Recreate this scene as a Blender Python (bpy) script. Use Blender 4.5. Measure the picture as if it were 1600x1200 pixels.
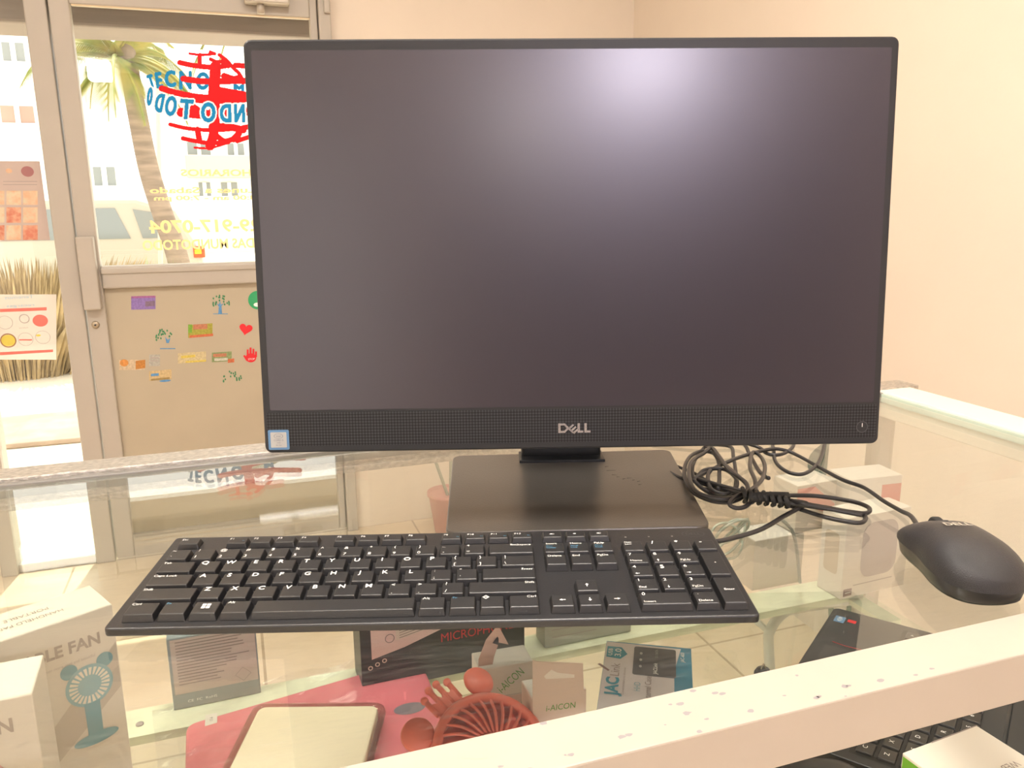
import bpy, bmesh, math, random
from mathutils import Matrix, Vector
random.seed(7)
S = bpy.context.scene
for o in list(bpy.data.objects): bpy.data.objects.remove(o)
PI = math.pi
# ------------------------------------------------------------------ camera (z = 0 is the top of the counter glass, the floor is 0.95 m below)
F, YAW, PITCH, ROLL, CH = 1271.73, .3293, .2233, -.0092, .2896
RC = Matrix.Rotation(-YAW, 3, 'Z') @ Matrix.Rotation(PI/2 - PITCH, 3, 'X') @ Matrix.Rotation(ROLL, 3, 'Z')
cd = bpy.data.cameras.new('camera'); cam = bpy.data.objects.new('camera', cd); S.collection.objects.link(cam)
cd.sensor_width = 36; cd.lens = F / 1600 * 36; cd.clip_start = .02; cd.clip_end = 300
CP = Vector((0, 0, CH))
cam.matrix_world = Matrix.Translation(CP) @ RC.to_4x4()
S.camera = cam
# ------------------------------------------------------------------ world, sun, exposure
S.view_settings.view_transform = 'Standard'; S.view_settings.look = 'None'
S.view_settings.gamma = 1; S.view_settings.exposure = -0.08; S.view_settings.use_curve_mapping = False
w = bpy.data.worlds.new('world'); S.world = w; w.use_nodes = True
bg = w.node_tree.nodes['Background']; bg.inputs[0].default_value = (1, .96, .88, 1); bg.inputs[1].default_value = 3.0
sd = bpy.data.lights.new('sun', 'SUN'); sd.energy = 8; sd.angle = .01; sd.color = (1, .93, .8)
sun = bpy.data.objects.new('sun', sd); S.collection.objects.link(sun)
sun.rotation_euler = Vector((-.05, -.36, -1)).to_track_quat('-Z', 'Y').to_euler()
LAMP = 8.0
FLOOR = -.95; CEIL = 1.85

# ------------------------------------------------------------------ helpers
def ray(x, y): return RC @ Vector(((x-800)/F, -(y-600)/F, -1))
def G(x, y, z=0):                     # point of a horizontal plane
    d = ray(x, y); return CP + d*((z-CP.z)/d.z)
def V(x, y, Y=3.0):                   # point of a plane parallel to the door wall
    d = ray(x, y); return CP + d*((Y-CP.y)/d.y)
T = Matrix.Translation
def Rz(a): return Matrix.Rotation(a, 4, 'Z')
def Rx(a): return Matrix.Rotation(a, 4, 'X')
def Ry(a): return Matrix.Rotation(a, 4, 'Y')
def frame(o, x, y):
    x = Vector(x).normalized(); z = x.cross(Vector(y)).normalized(); y = z.cross(x)
    m = Matrix((x, y, z)).transposed().to_4x4(); m.translation = Vector(o); return m
_m = {}
def mat(name, col, rough=.5, metal=0, spec=.5, var=0, vs=8, bump=0, bs=60, emit=0, coat=0, col2=None, stretch=None, sheen=0, alpha=1):
    if name in _m: return _m[name]
    m = bpy.data.materials.new(name); _m[name] = m; m.use_nodes = True
    nt = m.node_tree; b = nt.nodes['Principled BSDF']
    c = tuple(col)+(1,)
    b.inputs['Base Color'].default_value = c; b.inputs['Roughness'].default_value = rough
    b.inputs['Metallic'].default_value = metal; b.inputs['Specular IOR Level'].default_value = spec
    b.inputs['Coat Weight'].default_value = coat; b.inputs['Alpha'].default_value = alpha
    if emit: b.inputs['Emission Color'].default_value = c; b.inputs['Emission Strength'].default_value = emit
    if var or bump:
        tc = nt.nodes.new('ShaderNodeTexCoord'); src = tc.outputs['Object']
        if stretch:
            mp = nt.nodes.new('ShaderNodeMapping'); mp.inputs['Scale'].default_value = stretch
            nt.links.new(src, mp.inputs[0]); src = mp.outputs[0]
    if var:
        n = nt.nodes.new('ShaderNodeTexNoise'); n.inputs['Scale'].default_value = vs; n.inputs['Detail'].default_value = 5
        nt.links.new(src, n.inputs['Vector'])
        r = nt.nodes.new('ShaderNodeValToRGB'); r.color_ramp.elements[0].position = .35; r.color_ramp.elements[1].position = .65
        d = col2 if col2 else tuple(max(0, v*(1-var)) for v in col)
        r.color_ramp.elements[0].color = tuple(d)+(1,); r.color_ramp.elements[1].color = c
        nt.links.new(n.outputs[0], r.inputs[0]); nt.links.new(r.outputs[0], b.inputs['Base Color'])
    if bump:
        n = nt.nodes.new('ShaderNodeTexNoise'); n.inputs['Scale'].default_value = bs; n.inputs['Detail'].default_value = 3
        nt.links.new(src, n.inputs['Vector'])
        u = nt.nodes.new('ShaderNodeBump'); u.inputs['Strength'].default_value = bump; u.inputs['Distance'].default_value = .002
        nt.links.new(n.outputs[0], u.inputs['Height']); nt.links.new(u.outputs[0], b.inputs['Normal'])
    return m
def glass(name, tint=(.96, .99, .97), rough=0.0, ior=1.5, refl=(1, 1, 1), smudge=0):
    if name in _m: return _m[name]
    m = bpy.data.materials.new(name); _m[name] = m; m.use_nodes = True
    nt = m.node_tree; nt.nodes.clear(); N = nt.nodes.new; L = nt.links.new
    out = N('ShaderNodeOutputMaterial'); mix = N('ShaderNodeMixShader'); tr = N('ShaderNodeBsdfTransparent'); gl = N('ShaderNodeBsdfGlossy')
    tr.inputs[0].default_value = tuple(tint)+(1,); gl.inputs['Roughness'].default_value = rough; gl.inputs[0].default_value = tuple(refl)+(1,)
    ge = N('ShaderNodeNewGeometry'); mr = N('ShaderNodeMapRange'); fr = N('ShaderNodeFresnel')
    mr.inputs['To Min'].default_value = ior; mr.inputs['To Max'].default_value = 1/ior   # same pane reflectance seen from either side
    L(ge.outputs['Backfacing'], mr.inputs['Value']); L(mr.outputs[0], fr.inputs['IOR'])
    if smudge:                                                       # fine scratches and dust on the pane
        df = N('ShaderNodeBsdfDiffuse'); df.inputs[0].default_value = (.9, .87, .8, 1)
        tc = N('ShaderNodeTexCoord'); mp = N('ShaderNodeMapping'); mp.inputs['Scale'].default_value = (6, 40, 1); mp.inputs['Rotation'].default_value = (0, 0, .9)
        n = N('ShaderNodeTexNoise'); n.inputs['Scale'].default_value = 9; n.inputs['Detail'].default_value = 8
        r = N('ShaderNodeValToRGB'); r.color_ramp.elements[0].position = .52; r.color_ramp.elements[1].position = .8
        r.color_ramp.elements[0].color = (.02*smudge,)*3+(1,); r.color_ramp.elements[1].color = (.3*smudge,)*3+(1,)
        m2 = N('ShaderNodeMixShader')
        L(tc.outputs['Object'], mp.inputs[0]); L(mp.outputs[0], n.inputs['Vector']); L(n.outputs[0], r.inputs[0]); L(r.outputs[0], m2.inputs[0])
        L(tr.outputs[0], m2.inputs[1]); L(df.outputs[0], m2.inputs[2]); tout = m2.outputs[0]
    else: tout = tr.outputs[0]
    L(fr.outputs[0], mix.inputs[0]); L(tout, mix.inputs[1]); L(gl.outputs[0], mix.inputs[2]); L(mix.outputs[0], out.inputs[0])
    return m
_tx = {}
def text_mesh(s, bold=0):
    if (s, bold) in _tx: return _tx[(s, bold)]
    c = bpy.data.curves.new('t', 'FONT'); c.body = s; c.size = 1; c.resolution_u = 3; c.offset = bold
    o = bpy.data.objects.new('t', c); me = bpy.data.meshes.new_from_object(o)
    vs = [v.co.copy() for v in me.vertices]; fs = [tuple(p.vertices) for p in me.polygons]
    bpy.data.objects.remove(o); bpy.data.curves.remove(c); bpy.data.meshes.remove(me)
    _tx[(s, bold)] = (vs, fs); return (vs, fs)
def smooth_path(pts, n=6, closed=False):
    P = [Vector(p) for p in pts]; out = []
    m = len(P)
    for i in range(m if closed else m-1):
        if closed: a, b, c, d = P[i-1], P[i], P[(i+1) % m], P[(i+2) % m]
        else: a, b, c, d = P[max(i-1, 0)], P[i], P[i+1], P[min(i+2, m-1)]
        for k in range(n):
            t = k/n; out.append(.5*((2*b)+(c-a)*t+(2*a-5*b+4*c-d)*t*t+(3*b-a-3*c+d)*t**3))
    if not closed: out.append(P[-1])
    return out
WM = {}
def link(o, parent=None, M=None, **props):
    S.collection.objects.link(o); M = M or Matrix()
    WM[o.name] = M
    if parent: o.parent = parent; o.matrix_basis = WM[parent.name].inverted() @ M
    else: o.matrix_basis = M
    for k, v in props.items(): o[k] = v
    return o
def thing(name, label, cat, M=None, group=None):
    o = bpy.data.objects.new(name, None); o.empty_display_size = .02
    link(o, None, M, label=label, category=cat)
    if group: o['group'] = group
    return o
class MB:
    def __init__(s): s.bm = bmesh.new(); s.mats = []; s.M = Matrix()
    def mi(s, m):
        if m not in s.mats: s.mats.append(m)
        return s.mats.index(m)
    def add(s, vs, fs, m, M=None, smooth=False):
        M = s.M @ (M or Matrix()); k = s.mi(m)
        flip = M.determinant() < 0
        bv = [s.bm.verts.new(M @ Vector(v)) for v in vs]
        for f in fs:
            ids = list(f)[::-1] if flip else f
            try: q = s.bm.faces.new([bv[i] for i in ids])
            except ValueError: continue
            q.material_index = k; q.smooth = smooth
    def box(s, c, d, m, bev=0, M=None, seg=2, top=None):
        b = bmesh.new(); bmesh.ops.create_cube(b, size=1)
        for v in b.verts:
            x, y, z = v.co
            if top and z > 0: x *= top[0]; y *= top[1]
            v.co = Vector((x*d[0], y*d[1], z*d[2]))
        if bev: bmesh.ops.bevel(b, geom=b.edges[:], offset=bev, segments=seg, affect='EDGES', profile=.5)
        b.verts.index_update()
        s.add([v.co.copy()+Vector(c) for v in b.verts], [[v.index for v in f.verts] for f in b.faces], m, M, False); b.free(); return s
    def lohi(s, a, b, m, bev=0, M=None):
        return s.box([(a[i]+b[i])/2 for i in range(3)], [abs(b[i]-a[i]) for i in range(3)], m, bev, M)
    def poly(s, pts, m, M=None):
        s.add([tuple(p)+(0,)*(3-len(p)) for p in pts], [list(range(len(pts)))], m, M); return s
    def prism(s, pts, z0, z1, m, M=None, bev=0, mtop=None):
        n = len(pts); b = bmesh.new()
        lo = [b.verts.new((p[0], p[1], z0)) for p in pts]; hi = [b.verts.new((p[0], p[1], z1)) for p in pts]
        b.faces.new(lo[::-1]); b.faces.new(hi)
        for i in range(n): b.faces.new((lo[i], lo[(i+1) % n], hi[(i+1) % n], hi[i]))
        bmesh.ops.recalc_face_normals(b, faces=b.faces[:])
        if bev:
            e = [e for e in b.edges if abs(e.verts[0].co.z-e.verts[1].co.z) < 1e-9]
            bmesh.ops.bevel(b, geom=e, offset=bev, segments=2, affect='EDGES', profile=.5)
        b.verts.index_update()
        s.add([v.co.copy() for v in b.verts], [[v.index for v in f.verts] for f in b.faces], m, M, False); b.free(); return s
    def tube(s, pts, r, m, seg=8, closed=False, sm=0, M=None):
        P = smooth_path(pts, sm, closed) if sm else [Vector(p) for p in pts]
        n = len(P); rr = (lambda i: r) if not callable(r) else (lambda i: r(i/(n-1)))
        vs = []; fs = []; up = None
        for i, p in enumerate(P):
            a = P[(i-1) % n] if (closed or i) else p; b = P[(i+1) % n] if (closed or i < n-1) else p
            t = (b-a).normalized()
            if up is None: up = t.orthogonal().normalized()
            up = (up - t*up.dot(t)); up = up.normalized() if up.length > 1e-6 else t.orthogonal().normalized()
            q = t.cross(up)
            for k in range(seg):
                an = 2*PI*k/seg; vs.append(p+(up*math.cos(an)+q*math.sin(an))*rr(i))
        for i in range(n if closed else n-1):
            for k in range(seg):
                a = i*seg+k; b = i*seg+(k+1) % seg; j = ((i+1) % n)*seg
                fs.append((a, b, j+(k+1) % seg, j+k))
        if not closed: fs.append(tuple(range(seg))[::-1]); fs.append(tuple(range((n-1)*seg, n*seg)))
        s.add(vs, fs, m, M, True); return s
    def lathe(s, prof, m, seg=24, M=None, smooth=True):
        vs = []; fs = []
        for r, z in prof:
            for k in range(seg): a = 2*PI*k/seg; vs.append((r*math.cos(a), r*math.sin(a), z))
        for i in range(len(prof)-1):
            for k in range(seg):
                fs.append((i*seg+k, i*seg+(k+1) % seg, (i+1)*seg+(k+1) % seg, (i+1)*seg+k))
        fs.append(tuple(range(seg))[::-1]); fs.append(tuple(range((len(prof)-1)*seg, len(prof)*seg)))
        s.add(vs, fs, m, M, smooth); return s
    def disc(s, c, rx, ry, m, M=None, seg=24, z=0):
        return s.poly([(c[0]+rx*math.cos(2*PI*k/seg), c[1]+ry*math.sin(2*PI*k/seg), z) for k in range(seg)], m, M)
    def ring(s, c, r0, r1, m, M=None, seg=28, z=0, ky=1):
        vs = []; fs = []
        for k in range(seg):
            a = 2*PI*k/seg; vs += [(c[0]+r0*math.cos(a), c[1]+r0*ky*math.sin(a), z), (c[0]+r1*math.cos(a), c[1]+r1*ky*math.sin(a), z)]
        for k in range(seg): j = (k+1) % seg; fs.append((2*k, 2*k+1, 2*j+1, 2*j))
        s.add(vs, fs, m, M); return s
    def text(s, t, c, h, m, M=None, w=None, align='c', rot=0, z=.0003, mirror=False, bold=0):
        """one line of lettering: c = centre (or left end), h = cap height, w = full width if it must be fitted"""
        vs, fs = text_mesh(t, bold)
        if not vs: return s
        x0 = min(v.x for v in vs); x1 = max(v.x for v in vs); y1 = text_mesh('H')[0]; y1 = max(v.y for v in y1)
        k = h/y1; kx = (w/(x1-x0)) if w else k
        ox = {'c': (x0+x1)/2, 'l': x0, 'r': x1}[align]
        R = Matrix.Rotation(rot, 4, 'Z'); K = Matrix.Scale(-1, 4, (1, 0, 0)) if mirror else Matrix()
        A = (M or Matrix()) @ T((c[0], c[1], z)) @ R @ K
        s.add([((v.x-ox)*kx, (v.y-y1/2)*k, 0) for v in vs], fs, m, A); return s
    def build(s, name, parent=None, M=None, **props):
        me = bpy.data.meshes.new(name)
        for m in s.mats: me.materials.append(m)
        s.bm.to_mesh(me); s.bm.free()
        o = bpy.data.objects.new(name, me)
        if M is None and parent is not None: M = WM[parent.name]
        return link(o, parent, M, **props)
def struct(mb, name, **k): return mb.build(name, kind='structure', **k)
def rrect(w_, h_, r, n=4, cx=0, cy=0):
    out = []
    for (sx, sy, a0) in ((1, 1, 0), (-1, 1, 90), (-1, -1, 180), (1, -1, 270)):
        for k in range(n+1):
            a = math.radians(a0+90*k/n); out.append((cx+sx*(w_/2-r)+r*math.cos(a), cy+sy*(h_/2-r)+r*math.sin(a)))
    return out

# ------------------------------------------------------------------ materials
wall_m = mat('wall_paint', (.80, .705, .60), .75, var=.035, vs=3, bump=.25, bs=35)
ceil_m = mat('ceiling_paint', (.86, .84, .79), .8)
alu = mat('aluminium_cream', (.49, .445, .385), .45, spec=.5, var=.04, vs=10)
panelm = mat('door_panel_paint', (.49, .425, .315), .5, var=.05, vs=5)
white_rail = mat('white_enamel', (.57, .515, .435), .35, var=.03, vs=20, bump=.1, bs=40)
chip = mat('chipped_paint_spot', (.36, .33, .34), .6)
silver = mat('brushed_aluminium', (.66, .62, .56), .34, metal=.75, var=.35, vs=160, bump=.6, bs=260, stretch=(1, 2, 2))
black = mat('black_plastic', (.016, .016, .018), .38, spec=.8, bump=.12, bs=900)
keym = mat('key_plastic', (.011, .011, .012), .40, spec=1.0, bump=.1, bs=1200)
whiteink = mat('white_ink', (.95, .95, .93), .5)
blueink = mat('blue_ink', (.12, .38, .60), .5)
greyink = mat('grey_ink', (.42, .36, .34), .6)
darkink = mat('dark_ink', (.05, .05, .06), .6)
shutter = mat('shutter_box', (.25, .20, .165), .6, var=.2, vs=6, stretch=(.6, 1, 6))
glass_top_m = glass('counter_glass', (.95, .975, .955), smudge=.22)
glass_shelf_m = glass('shelf_glass', (.955, .985, .96))
glass_win = glass('window_glass', (.97, .98, .97))
glass_edge = mat('glass_edge_green', (.60, .70, .60), .2, spec=.6)
lampf0 = mat('window_frame_white', (.8, .78, .74), .4)
card = mat('white_card', (.74, .69, .62), .55)
outwhite = mat('building_white', (.85, .84, .80), .8)

# ================================================================== LARGE STRUCTURE
XR = 1.53; XL = -2.3; YB = 3.0; YF = -5.6
f = MB(); f.lohi((XL-.2, YF-.2, FLOOR-.1), (XR+.2, 3.12, FLOOR), None)
def tile_mat():
    m = bpy.data.materials.new('floor_tiles'); m.use_nodes = True; nt = m.node_tree; b = nt.nodes['Principled BSDF']; N = nt.nodes.new; L = nt.links.new
    tc = N('ShaderNodeTexCoord'); mp = N('ShaderNodeMapping'); mp.inputs['Rotation'].default_value = (0, 0, .0)
    br = N('ShaderNodeTexBrick'); br.offset = 0; br.inputs['Scale'].default_value = 1; br.inputs['Brick Width'].default_value = .6; br.inputs['Row Height'].default_value = .6
    br.inputs['Mortar Size'].default_value = .004; br.inputs['Color1'].default_value = (1, 1, 1, 1); br.inputs['Color2'].default_value = (1, 1, 1, 1); br.inputs['Mortar'].default_value = (.6, .55, .5, 1)
    n = N('ShaderNodeTexNoise'); n.inputs['Scale'].default_value = 2.2; n.inputs['Detail'].default_value = 7; n.inputs['Distortion'].default_value = 1.2
    r = N('ShaderNodeValToRGB'); r.color_ramp.elements[0].position = .4; r.color_ramp.elements[1].position = .6
    r.color_ramp.elements[0].color = (.76, .62, .45, 1); r.color_ramp.elements[1].color = (.86, .73, .56, 1)
    mx = N('ShaderNodeMixRGB'); mx.blend_type = 'MULTIPLY'; mx.inputs[0].default_value = 1
    L(tc.outputs['Object'], mp.inputs[0]); L(mp.outputs[0], br.inputs['Vector']); L(mp.outputs[0], n.inputs['Vector']); L(n.outputs[0], r.inputs[0])
    L(br.outputs['Color'], mx.inputs[1]); L(r.outputs[0], mx.inputs[2]); L(mx.outputs[0], b.inputs['Base Color']); b.inputs['Roughness'].default_value = .28
    return m
f.mats = [tile_mat()]; struct(f, 'floor')
struct(MB().lohi((XL-.2, YF-.2, CEIL), (XR+.2, 3.12, CEIL+.1), ceil_m), 'ceiling')
struct(MB().lohi((XR, YF-.2, FLOOR), (XR+.12, 3.12, CEIL), wall_m), 'wall_right')
wl_ = MB(); wl_.lohi((XL-.12, YF-.2, FLOOR), (XL, -4.3, CEIL), wall_m); wl_.lohi((XL-.12, -2.5, FLOOR), (XL, 3.12, CEIL), wall_m)
wl_.lohi((XL-.12, -4.3, FLOOR), (XL, -2.5, -.5), wall_m); wl_.lohi((XL-.12, -4.3, 1.65), (XL, -2.5, CEIL), wall_m); struct(wl_, 'wall_left')
w2 = MB()
for y_ in (-4.3, -3.43, -2.56): w2.lohi((XL-.08, y_, -.5), (XL-.03, y_+.06, 1.65), lampf0)
w2.lohi((XL-.08, -4.3, -.5), (XL-.03, -2.5, -.44), lampf0); w2.lohi((XL-.08, -4.3, 1.59), (XL-.03, -2.5, 1.65), lampf0); w2.lohi((XL-.058, -4.3, -.5), (XL-.052, -2.5, 1.65), glass_win)
struct(w2, 'window_added')  # unseen window, added so the left of the screen mirrors daylight
struct(MB().lohi((XL, YF-.12, FLOOR), (XR, YF, CEIL), mat('wall_dark_for_reflection', (.07, .065, .07), .7, var=.2, vs=4)), 'wall_front')  # unseen rear wall, coloured dark to deepen the screen reflection
DX0, DX1 = -.82, .385
wb = MB(); wb.lohi((DX1, YB, FLOOR), (XR, YB+.12, CEIL), wall_m); wb.lohi((XL, YB, FLOOR), (DX0, YB+.12, CEIL), wall_m)
wb.lohi((DX0, YB, 1.15), (DX1, YB+.12, CEIL), wall_m); struct(wb, 'wall_back')

# door frame trim (jamb, head) round the opening
t = MB()
t.lohi((.345, YB-.03, FLOOR), (.385, YB+.07, 1.15), alu, .004); t.lohi((.362, YB-.045, .90), (.383, YB-.03, .99), alu, .004)
t.lohi((DX0, YB-.02, 1.0), (DX1, YB+.07, 1.15), alu, .004)
t.lohi((DX0, YB-.02, FLOOR), (DX0+.05, YB+.07, 1.0), alu, .004)
t.lohi((-.530, YB-.012, FLOOR), (-.4685, YB+.06, 1.0), alu, .004)
struct(t, 'trim_1')
# the door leaf
D = link(bpy.data.objects.new('door_1', None), None, T((-.463, YB, FLOOR)), kind='structure')
I = Matrix()
m = MB()
m.lohi((-.463, YB-.01, FLOOR+.01), (-.405, YB+.035, .995), alu, .004)
m.lohi((.318, YB-.01, FLOOR+.01), (.342, YB+.035, .995), alu, .004)
m.lohi((-.405, YB-.01, .888), (.318, YB+.035, .995), alu, .004)
m.lohi((-.405, YB-.016, .012), (.318, YB+.035, .086), alu, .006); m.lohi((-.405, YB-.022, .06), (.318, YB-.005, .080), alu, .004)
m.lohi((-.405, YB-.01, FLOOR+.01), (.318, YB+.035, FLOOR+.09), alu, .004)
m.lohi((-.4, YB-.006, .884), (.318, YB+.002, .889), mat('window_bead_gold', (.70, .56, .36), .4), .001)
m.build('door_frame', D, I)
MB().lohi((-.405, YB+.008, FLOOR+.09), (.318, YB+.02, .012), panelm).build('door_panel', D, I)
MB().lohi((-.405, YB+.010, .086), (.318, YB+.016, .888), glass_win).build('window_pane', D, I)
m = MB(); m.lohi((-.4635, YB-.05, -.052), (-.412, YB-.008, .185), alu, .005); m.build('lock_cover', D, I)
m = MB(); m.lathe([(.012, 0), (.012, .006), (.009, .008)], mat('dull_brass', (.45, .38, .28), .4, metal=.6), 20, T((-.44, YB-.01, -.105)) @ Rx(PI/2)); m.lathe([(.003, 0), (.003, .003)], darkink, 12, T((-.44, YB-.017, -.105)) @ Rx(PI/2)); m.build('lock_cylinder', D, I)
m = MB(); c0 = V(377, 14); c1 = V(453, 8)
m.lohi((.11, YB-.06, .915), (.252, YB-.012, .975), mat('door_closer_paint', (.50, .45, .38), .4, metal=.3), .006)
m.lathe([(.012, 0), (.012, .03)], mat('door_closer_paint', (0, 0, 0)), 16, T((.16, YB-.035, .887))); m.build('door_closer', D, I)
# side light beside the door
Wn = link(bpy.data.objects.new('window_1', None), None, T((-.65, YB, FLOOR)), kind='structure')
MB().lohi((-.77, YB+.01, FLOOR+.03), (-.53, YB+.016, 1.0), glass_win).build('window_pane', Wn, I)
MB().lohi((-.77, YB, FLOOR), (-.53, YB+.03, FLOOR+.03), alu, .003).build('window_sill', Wn, I)
# roller shutter housing outside, above both
a = V(110, 45).z
m = MB(); m.lohi((DX0-.1, YB+.13, .85), (DX1+.1, YB+.38, 1.1), shutter, .01)
m.build('shutter_box', None, I, label='weathered brown roller shutter housing outside above the glass shop door', category='shutter')

# ceiling lamps
lampm = mat('lamp_diffuser', (1, .93, .86), emit=22); lampf = mat('lamp_frame', (.85, .85, .83), .4)
def ceiling_lamp(x, y, sx, label, power, col=(1, .92, .80)):
    t = thing('ceiling_lamp', label, 'lamp', T((x, y, CEIL)), 'square panel lamps on the ceiling')
    f = MB()
    for a, b in (((-sx/2-.02, -sx/2-.02), (sx/2+.02, -sx/2)), ((-sx/2-.02, sx/2), (sx/2+.02, sx/2+.02)), ((-sx/2-.02, -sx/2), (-sx/2, sx/2)), ((sx/2, -sx/2), (sx/2+.02, sx/2))):
        f.lohi((a[0], a[1], -.03), (b[0], b[1], 0), lampf)
    f.build('lamp_frame', t)
    MB().lohi((-sx/2, -sx/2, -.022), (sx/2, sx/2, -.002), lampm).build('diffuser', t)
    l = bpy.data.lights.new('lamp_light', 'AREA'); l.shape = 'SQUARE'; l.size = sx; l.energy = power; l.color = col
    lo = bpy.data.objects.new('lamp_light', l); link(lo, t, T((x, y, CEIL-.03)))
hl = thing('hanging_lamp', 'small glowing box lamp hanging at the far end of the shop', 'lamp', T((-1.21, -4.6, 1.73)))
m = MB(); m.box((0, 0, 0), (.24, .2, .22), mat('bright_lamp', (1, .95, .86), emit=28), .03); m.build('diffuser', hl)
m = MB(); m.tube([(0, 0, .11), (0, 0, .15)], .01, lampf, 8); m.lohi((-.06, -.06, .107), (.06, .06, .115), lampf); m.build('lamp_stem', hl)
ceiling_lamp(-.2, -3.7, .42, 'square ceiling panel lamp behind the camera, mirrored at the top of the screen', LAMP*15, (.92, .86, 1))
ceiling_lamp(-1.1, .6, .6, 'added square ceiling fill lamp left of the counter', LAMP*2.3)  # out of view, added as fill light over the counter
ceiling_lamp(.35, .75, .6, 'added square ceiling fill lamp nearest the right wall', LAMP*1.7)  # second unseen fill lamp, added to even out the counter light

# ================================================================== OUTSIDE
gm = mat('sidewalk_concrete', (.74, .68, .56), .9, var=.12, vs=3)
struct(MB().lohi((-14, 3.12, FLOOR-.5), (10, 5.42, FLOOR-.005), gm), 'sidewalk')
struct(MB().lohi((-14, 4.68, FLOOR-.005), (10, 5.34, FLOOR+.025), mat('stone_kerb', (.40, .31, .24), .9, var=.3, vs=6), .01), 'kerb')
struct(MB().lohi((-60, 5.42, -1.6), (60, 80, -1.37), mat('street_ground', (.78, .72, .60), .9, var=.1, vs=2)), 'street')
# SUV
CX, CY, CZ = .90, 14.8, -1.37
cm = mat('car_paint', (.42, .385, .32), .3, coat=.4); cg = mat('car_glass', (.20, .22, .22), .08, spec=.8)
car = thing('car', 'light beige estate car with dark windows parked across the street', 'car', T((V(320, 400, CY).x, CY, CZ)))
CT = WM[car.name]
prof = [(-4.55, .35), (-4.6, .75), (-4.4, .98), (-3.4, 1.08), (-2.8, 1.62), (-2.4, 1.72), (-.9, 1.72), (-.35, 1.55), (-.08, 1.02), (0, .75), (-.02, .38)]
m = MB(); m.prism([(x, y) for x, y in prof], -.85, .85, cm, Rx(PI/2), bev=.07); m.lohi((-4.62, -.87, .30), (.04, .87, .5), mat('car_cladding', (.42, .38, .32), .6), .03)
m.build('car_body', car)
for q in ([(-1.85, 1.12), (-1.8, 1.58), (-1.2, 1.58), (-1.02, 1.12)], [(-.85, 1.12), (-.95, 1.56), (-.62, 1.5), (-.3, 1.12)], [(-2.85, 1.12), (-2.5, 1.55), (-1.95, 1.58), (-1.95, 1.12)]):
    m = MB(); m.prism([(x, y) for x, y in q], .84, .862, cg, Rx(PI/2)); m.build('side_window', car)
for x in (-3.75, -.98):
    m = MB(); m.lathe([(.34, -.11), (.36, -.08), (.36, .08), (.34, .11)], mat('tyre_rubber', (.05, .05, .05), .8), 28, T((x, -.80, .36)) @ Rx(PI/2))
    m.lathe([(.22, 0), (.2, .02), (.05, .01)], mat('wheel_rim', (.5, .5, .48), .3, metal=.6), 24, T((x, -.91, .36)) @ Rx(PI/2)); m.build('wheel', car)
m = MB(); m.lohi((-.14, -.88, .80), (.03, -.6, .98), mat('tail_light', (.75, .08, .02), .3), .01); m.lohi((-.12, -.885, .86), (-.02, -.87, .93), mat('turn_signal', (.9, .5, .03), .3)); m.build('tail_light', car)
# palm tree
def palm(px, spots, label, y0, nf, seed, crown, L0, trunk_r=.15):
    random.seed(seed)
    P = [V(a, b, y0) for a, b in spots]; base = P[-1].copy(); base.z = -1.4; base.x += .12
    trunk_r *= .68; tr = thing('palm_tree', label, 'tree', T(base), 'palm trees outside')
    tm = mat('palm_trunk', (.33, .25, .19), .9, var=.35, vs=3, stretch=(1, 1, 7))
    m = MB(); m.tube(P+[base], lambda u: trunk_r*(.75+.35*u), tm, 12, sm=6); m.build('trunk', tr, Matrix())
    lm = mat('palm_leaf', (.20, .25, .06), .6, var=.4, vs=6, col2=(.42, .35, .10))
    c = V(*crown, y0)
    for k in range(nf):
        a = 2*PI*k/nf+random.uniform(-.2, .2); e = random.uniform(-.5, .9); L = L0*random.uniform(.75, 1.1)
        d = Vector((math.cos(a), math.sin(a)*.8, 0)); pts = []; p = c.copy(); v = d*math.cos(e)+Vector((0, 0, math.sin(e)))
        for i in range(9): pts.append(p.copy()); p = p+v*(L/8); v = (v+Vector((0, 0, -.27))).normalized()
        m = MB(); m.tube(pts, lambda u: .018*(1-u)+.003, lm, 5)
        vs = []; fs = []
        Q = smooth_path(pts, 7)
        for i in range(2, len(Q)-1):
            t_ = (Q[i+1]-Q[i]).normalized(); s_ = t_.cross(Vector((0, 0, 1))).normalized(); u = i/len(Q)
            ll = .42*math.sin(PI*min(1, .15+u*.85))**.6*L0/1.6
            for sg in (-1, 1):
                dr = (s_*sg*.7+t_*.55+Vector((0, 0, -.45))).normalized()
                o = len(vs); wv = t_*.006; tip = Q[i]+dr*ll
                vs += [Q[i]-wv, Q[i]+wv, Q[i]+dr*ll*.5+wv*.9+Vector((0, 0, .01)), tip, Q[i]+dr*ll*.5-wv*.9]
                fs.append((o, o+1, o+2, o+3, o+4))
        m.add(vs, fs, lm); m.build('frond', tr, Matrix())
    return tr
palm(0, [(186, 20), (196, 70), (206, 130), (217, 190), (234, 270), (258, 345), (280, 412)], 'leaning palm tree with ringed trunk and drooping yellow green fronds', 9.0, 15, 3, (182, 92), 1.0)
palm(0, [(415, -60), (425, 100), (440, 410)], 'second palm tree whose frond tip shows beside the red globe sign', 11.0, 9, 5, (415, -5), 1.7, .14)
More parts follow.
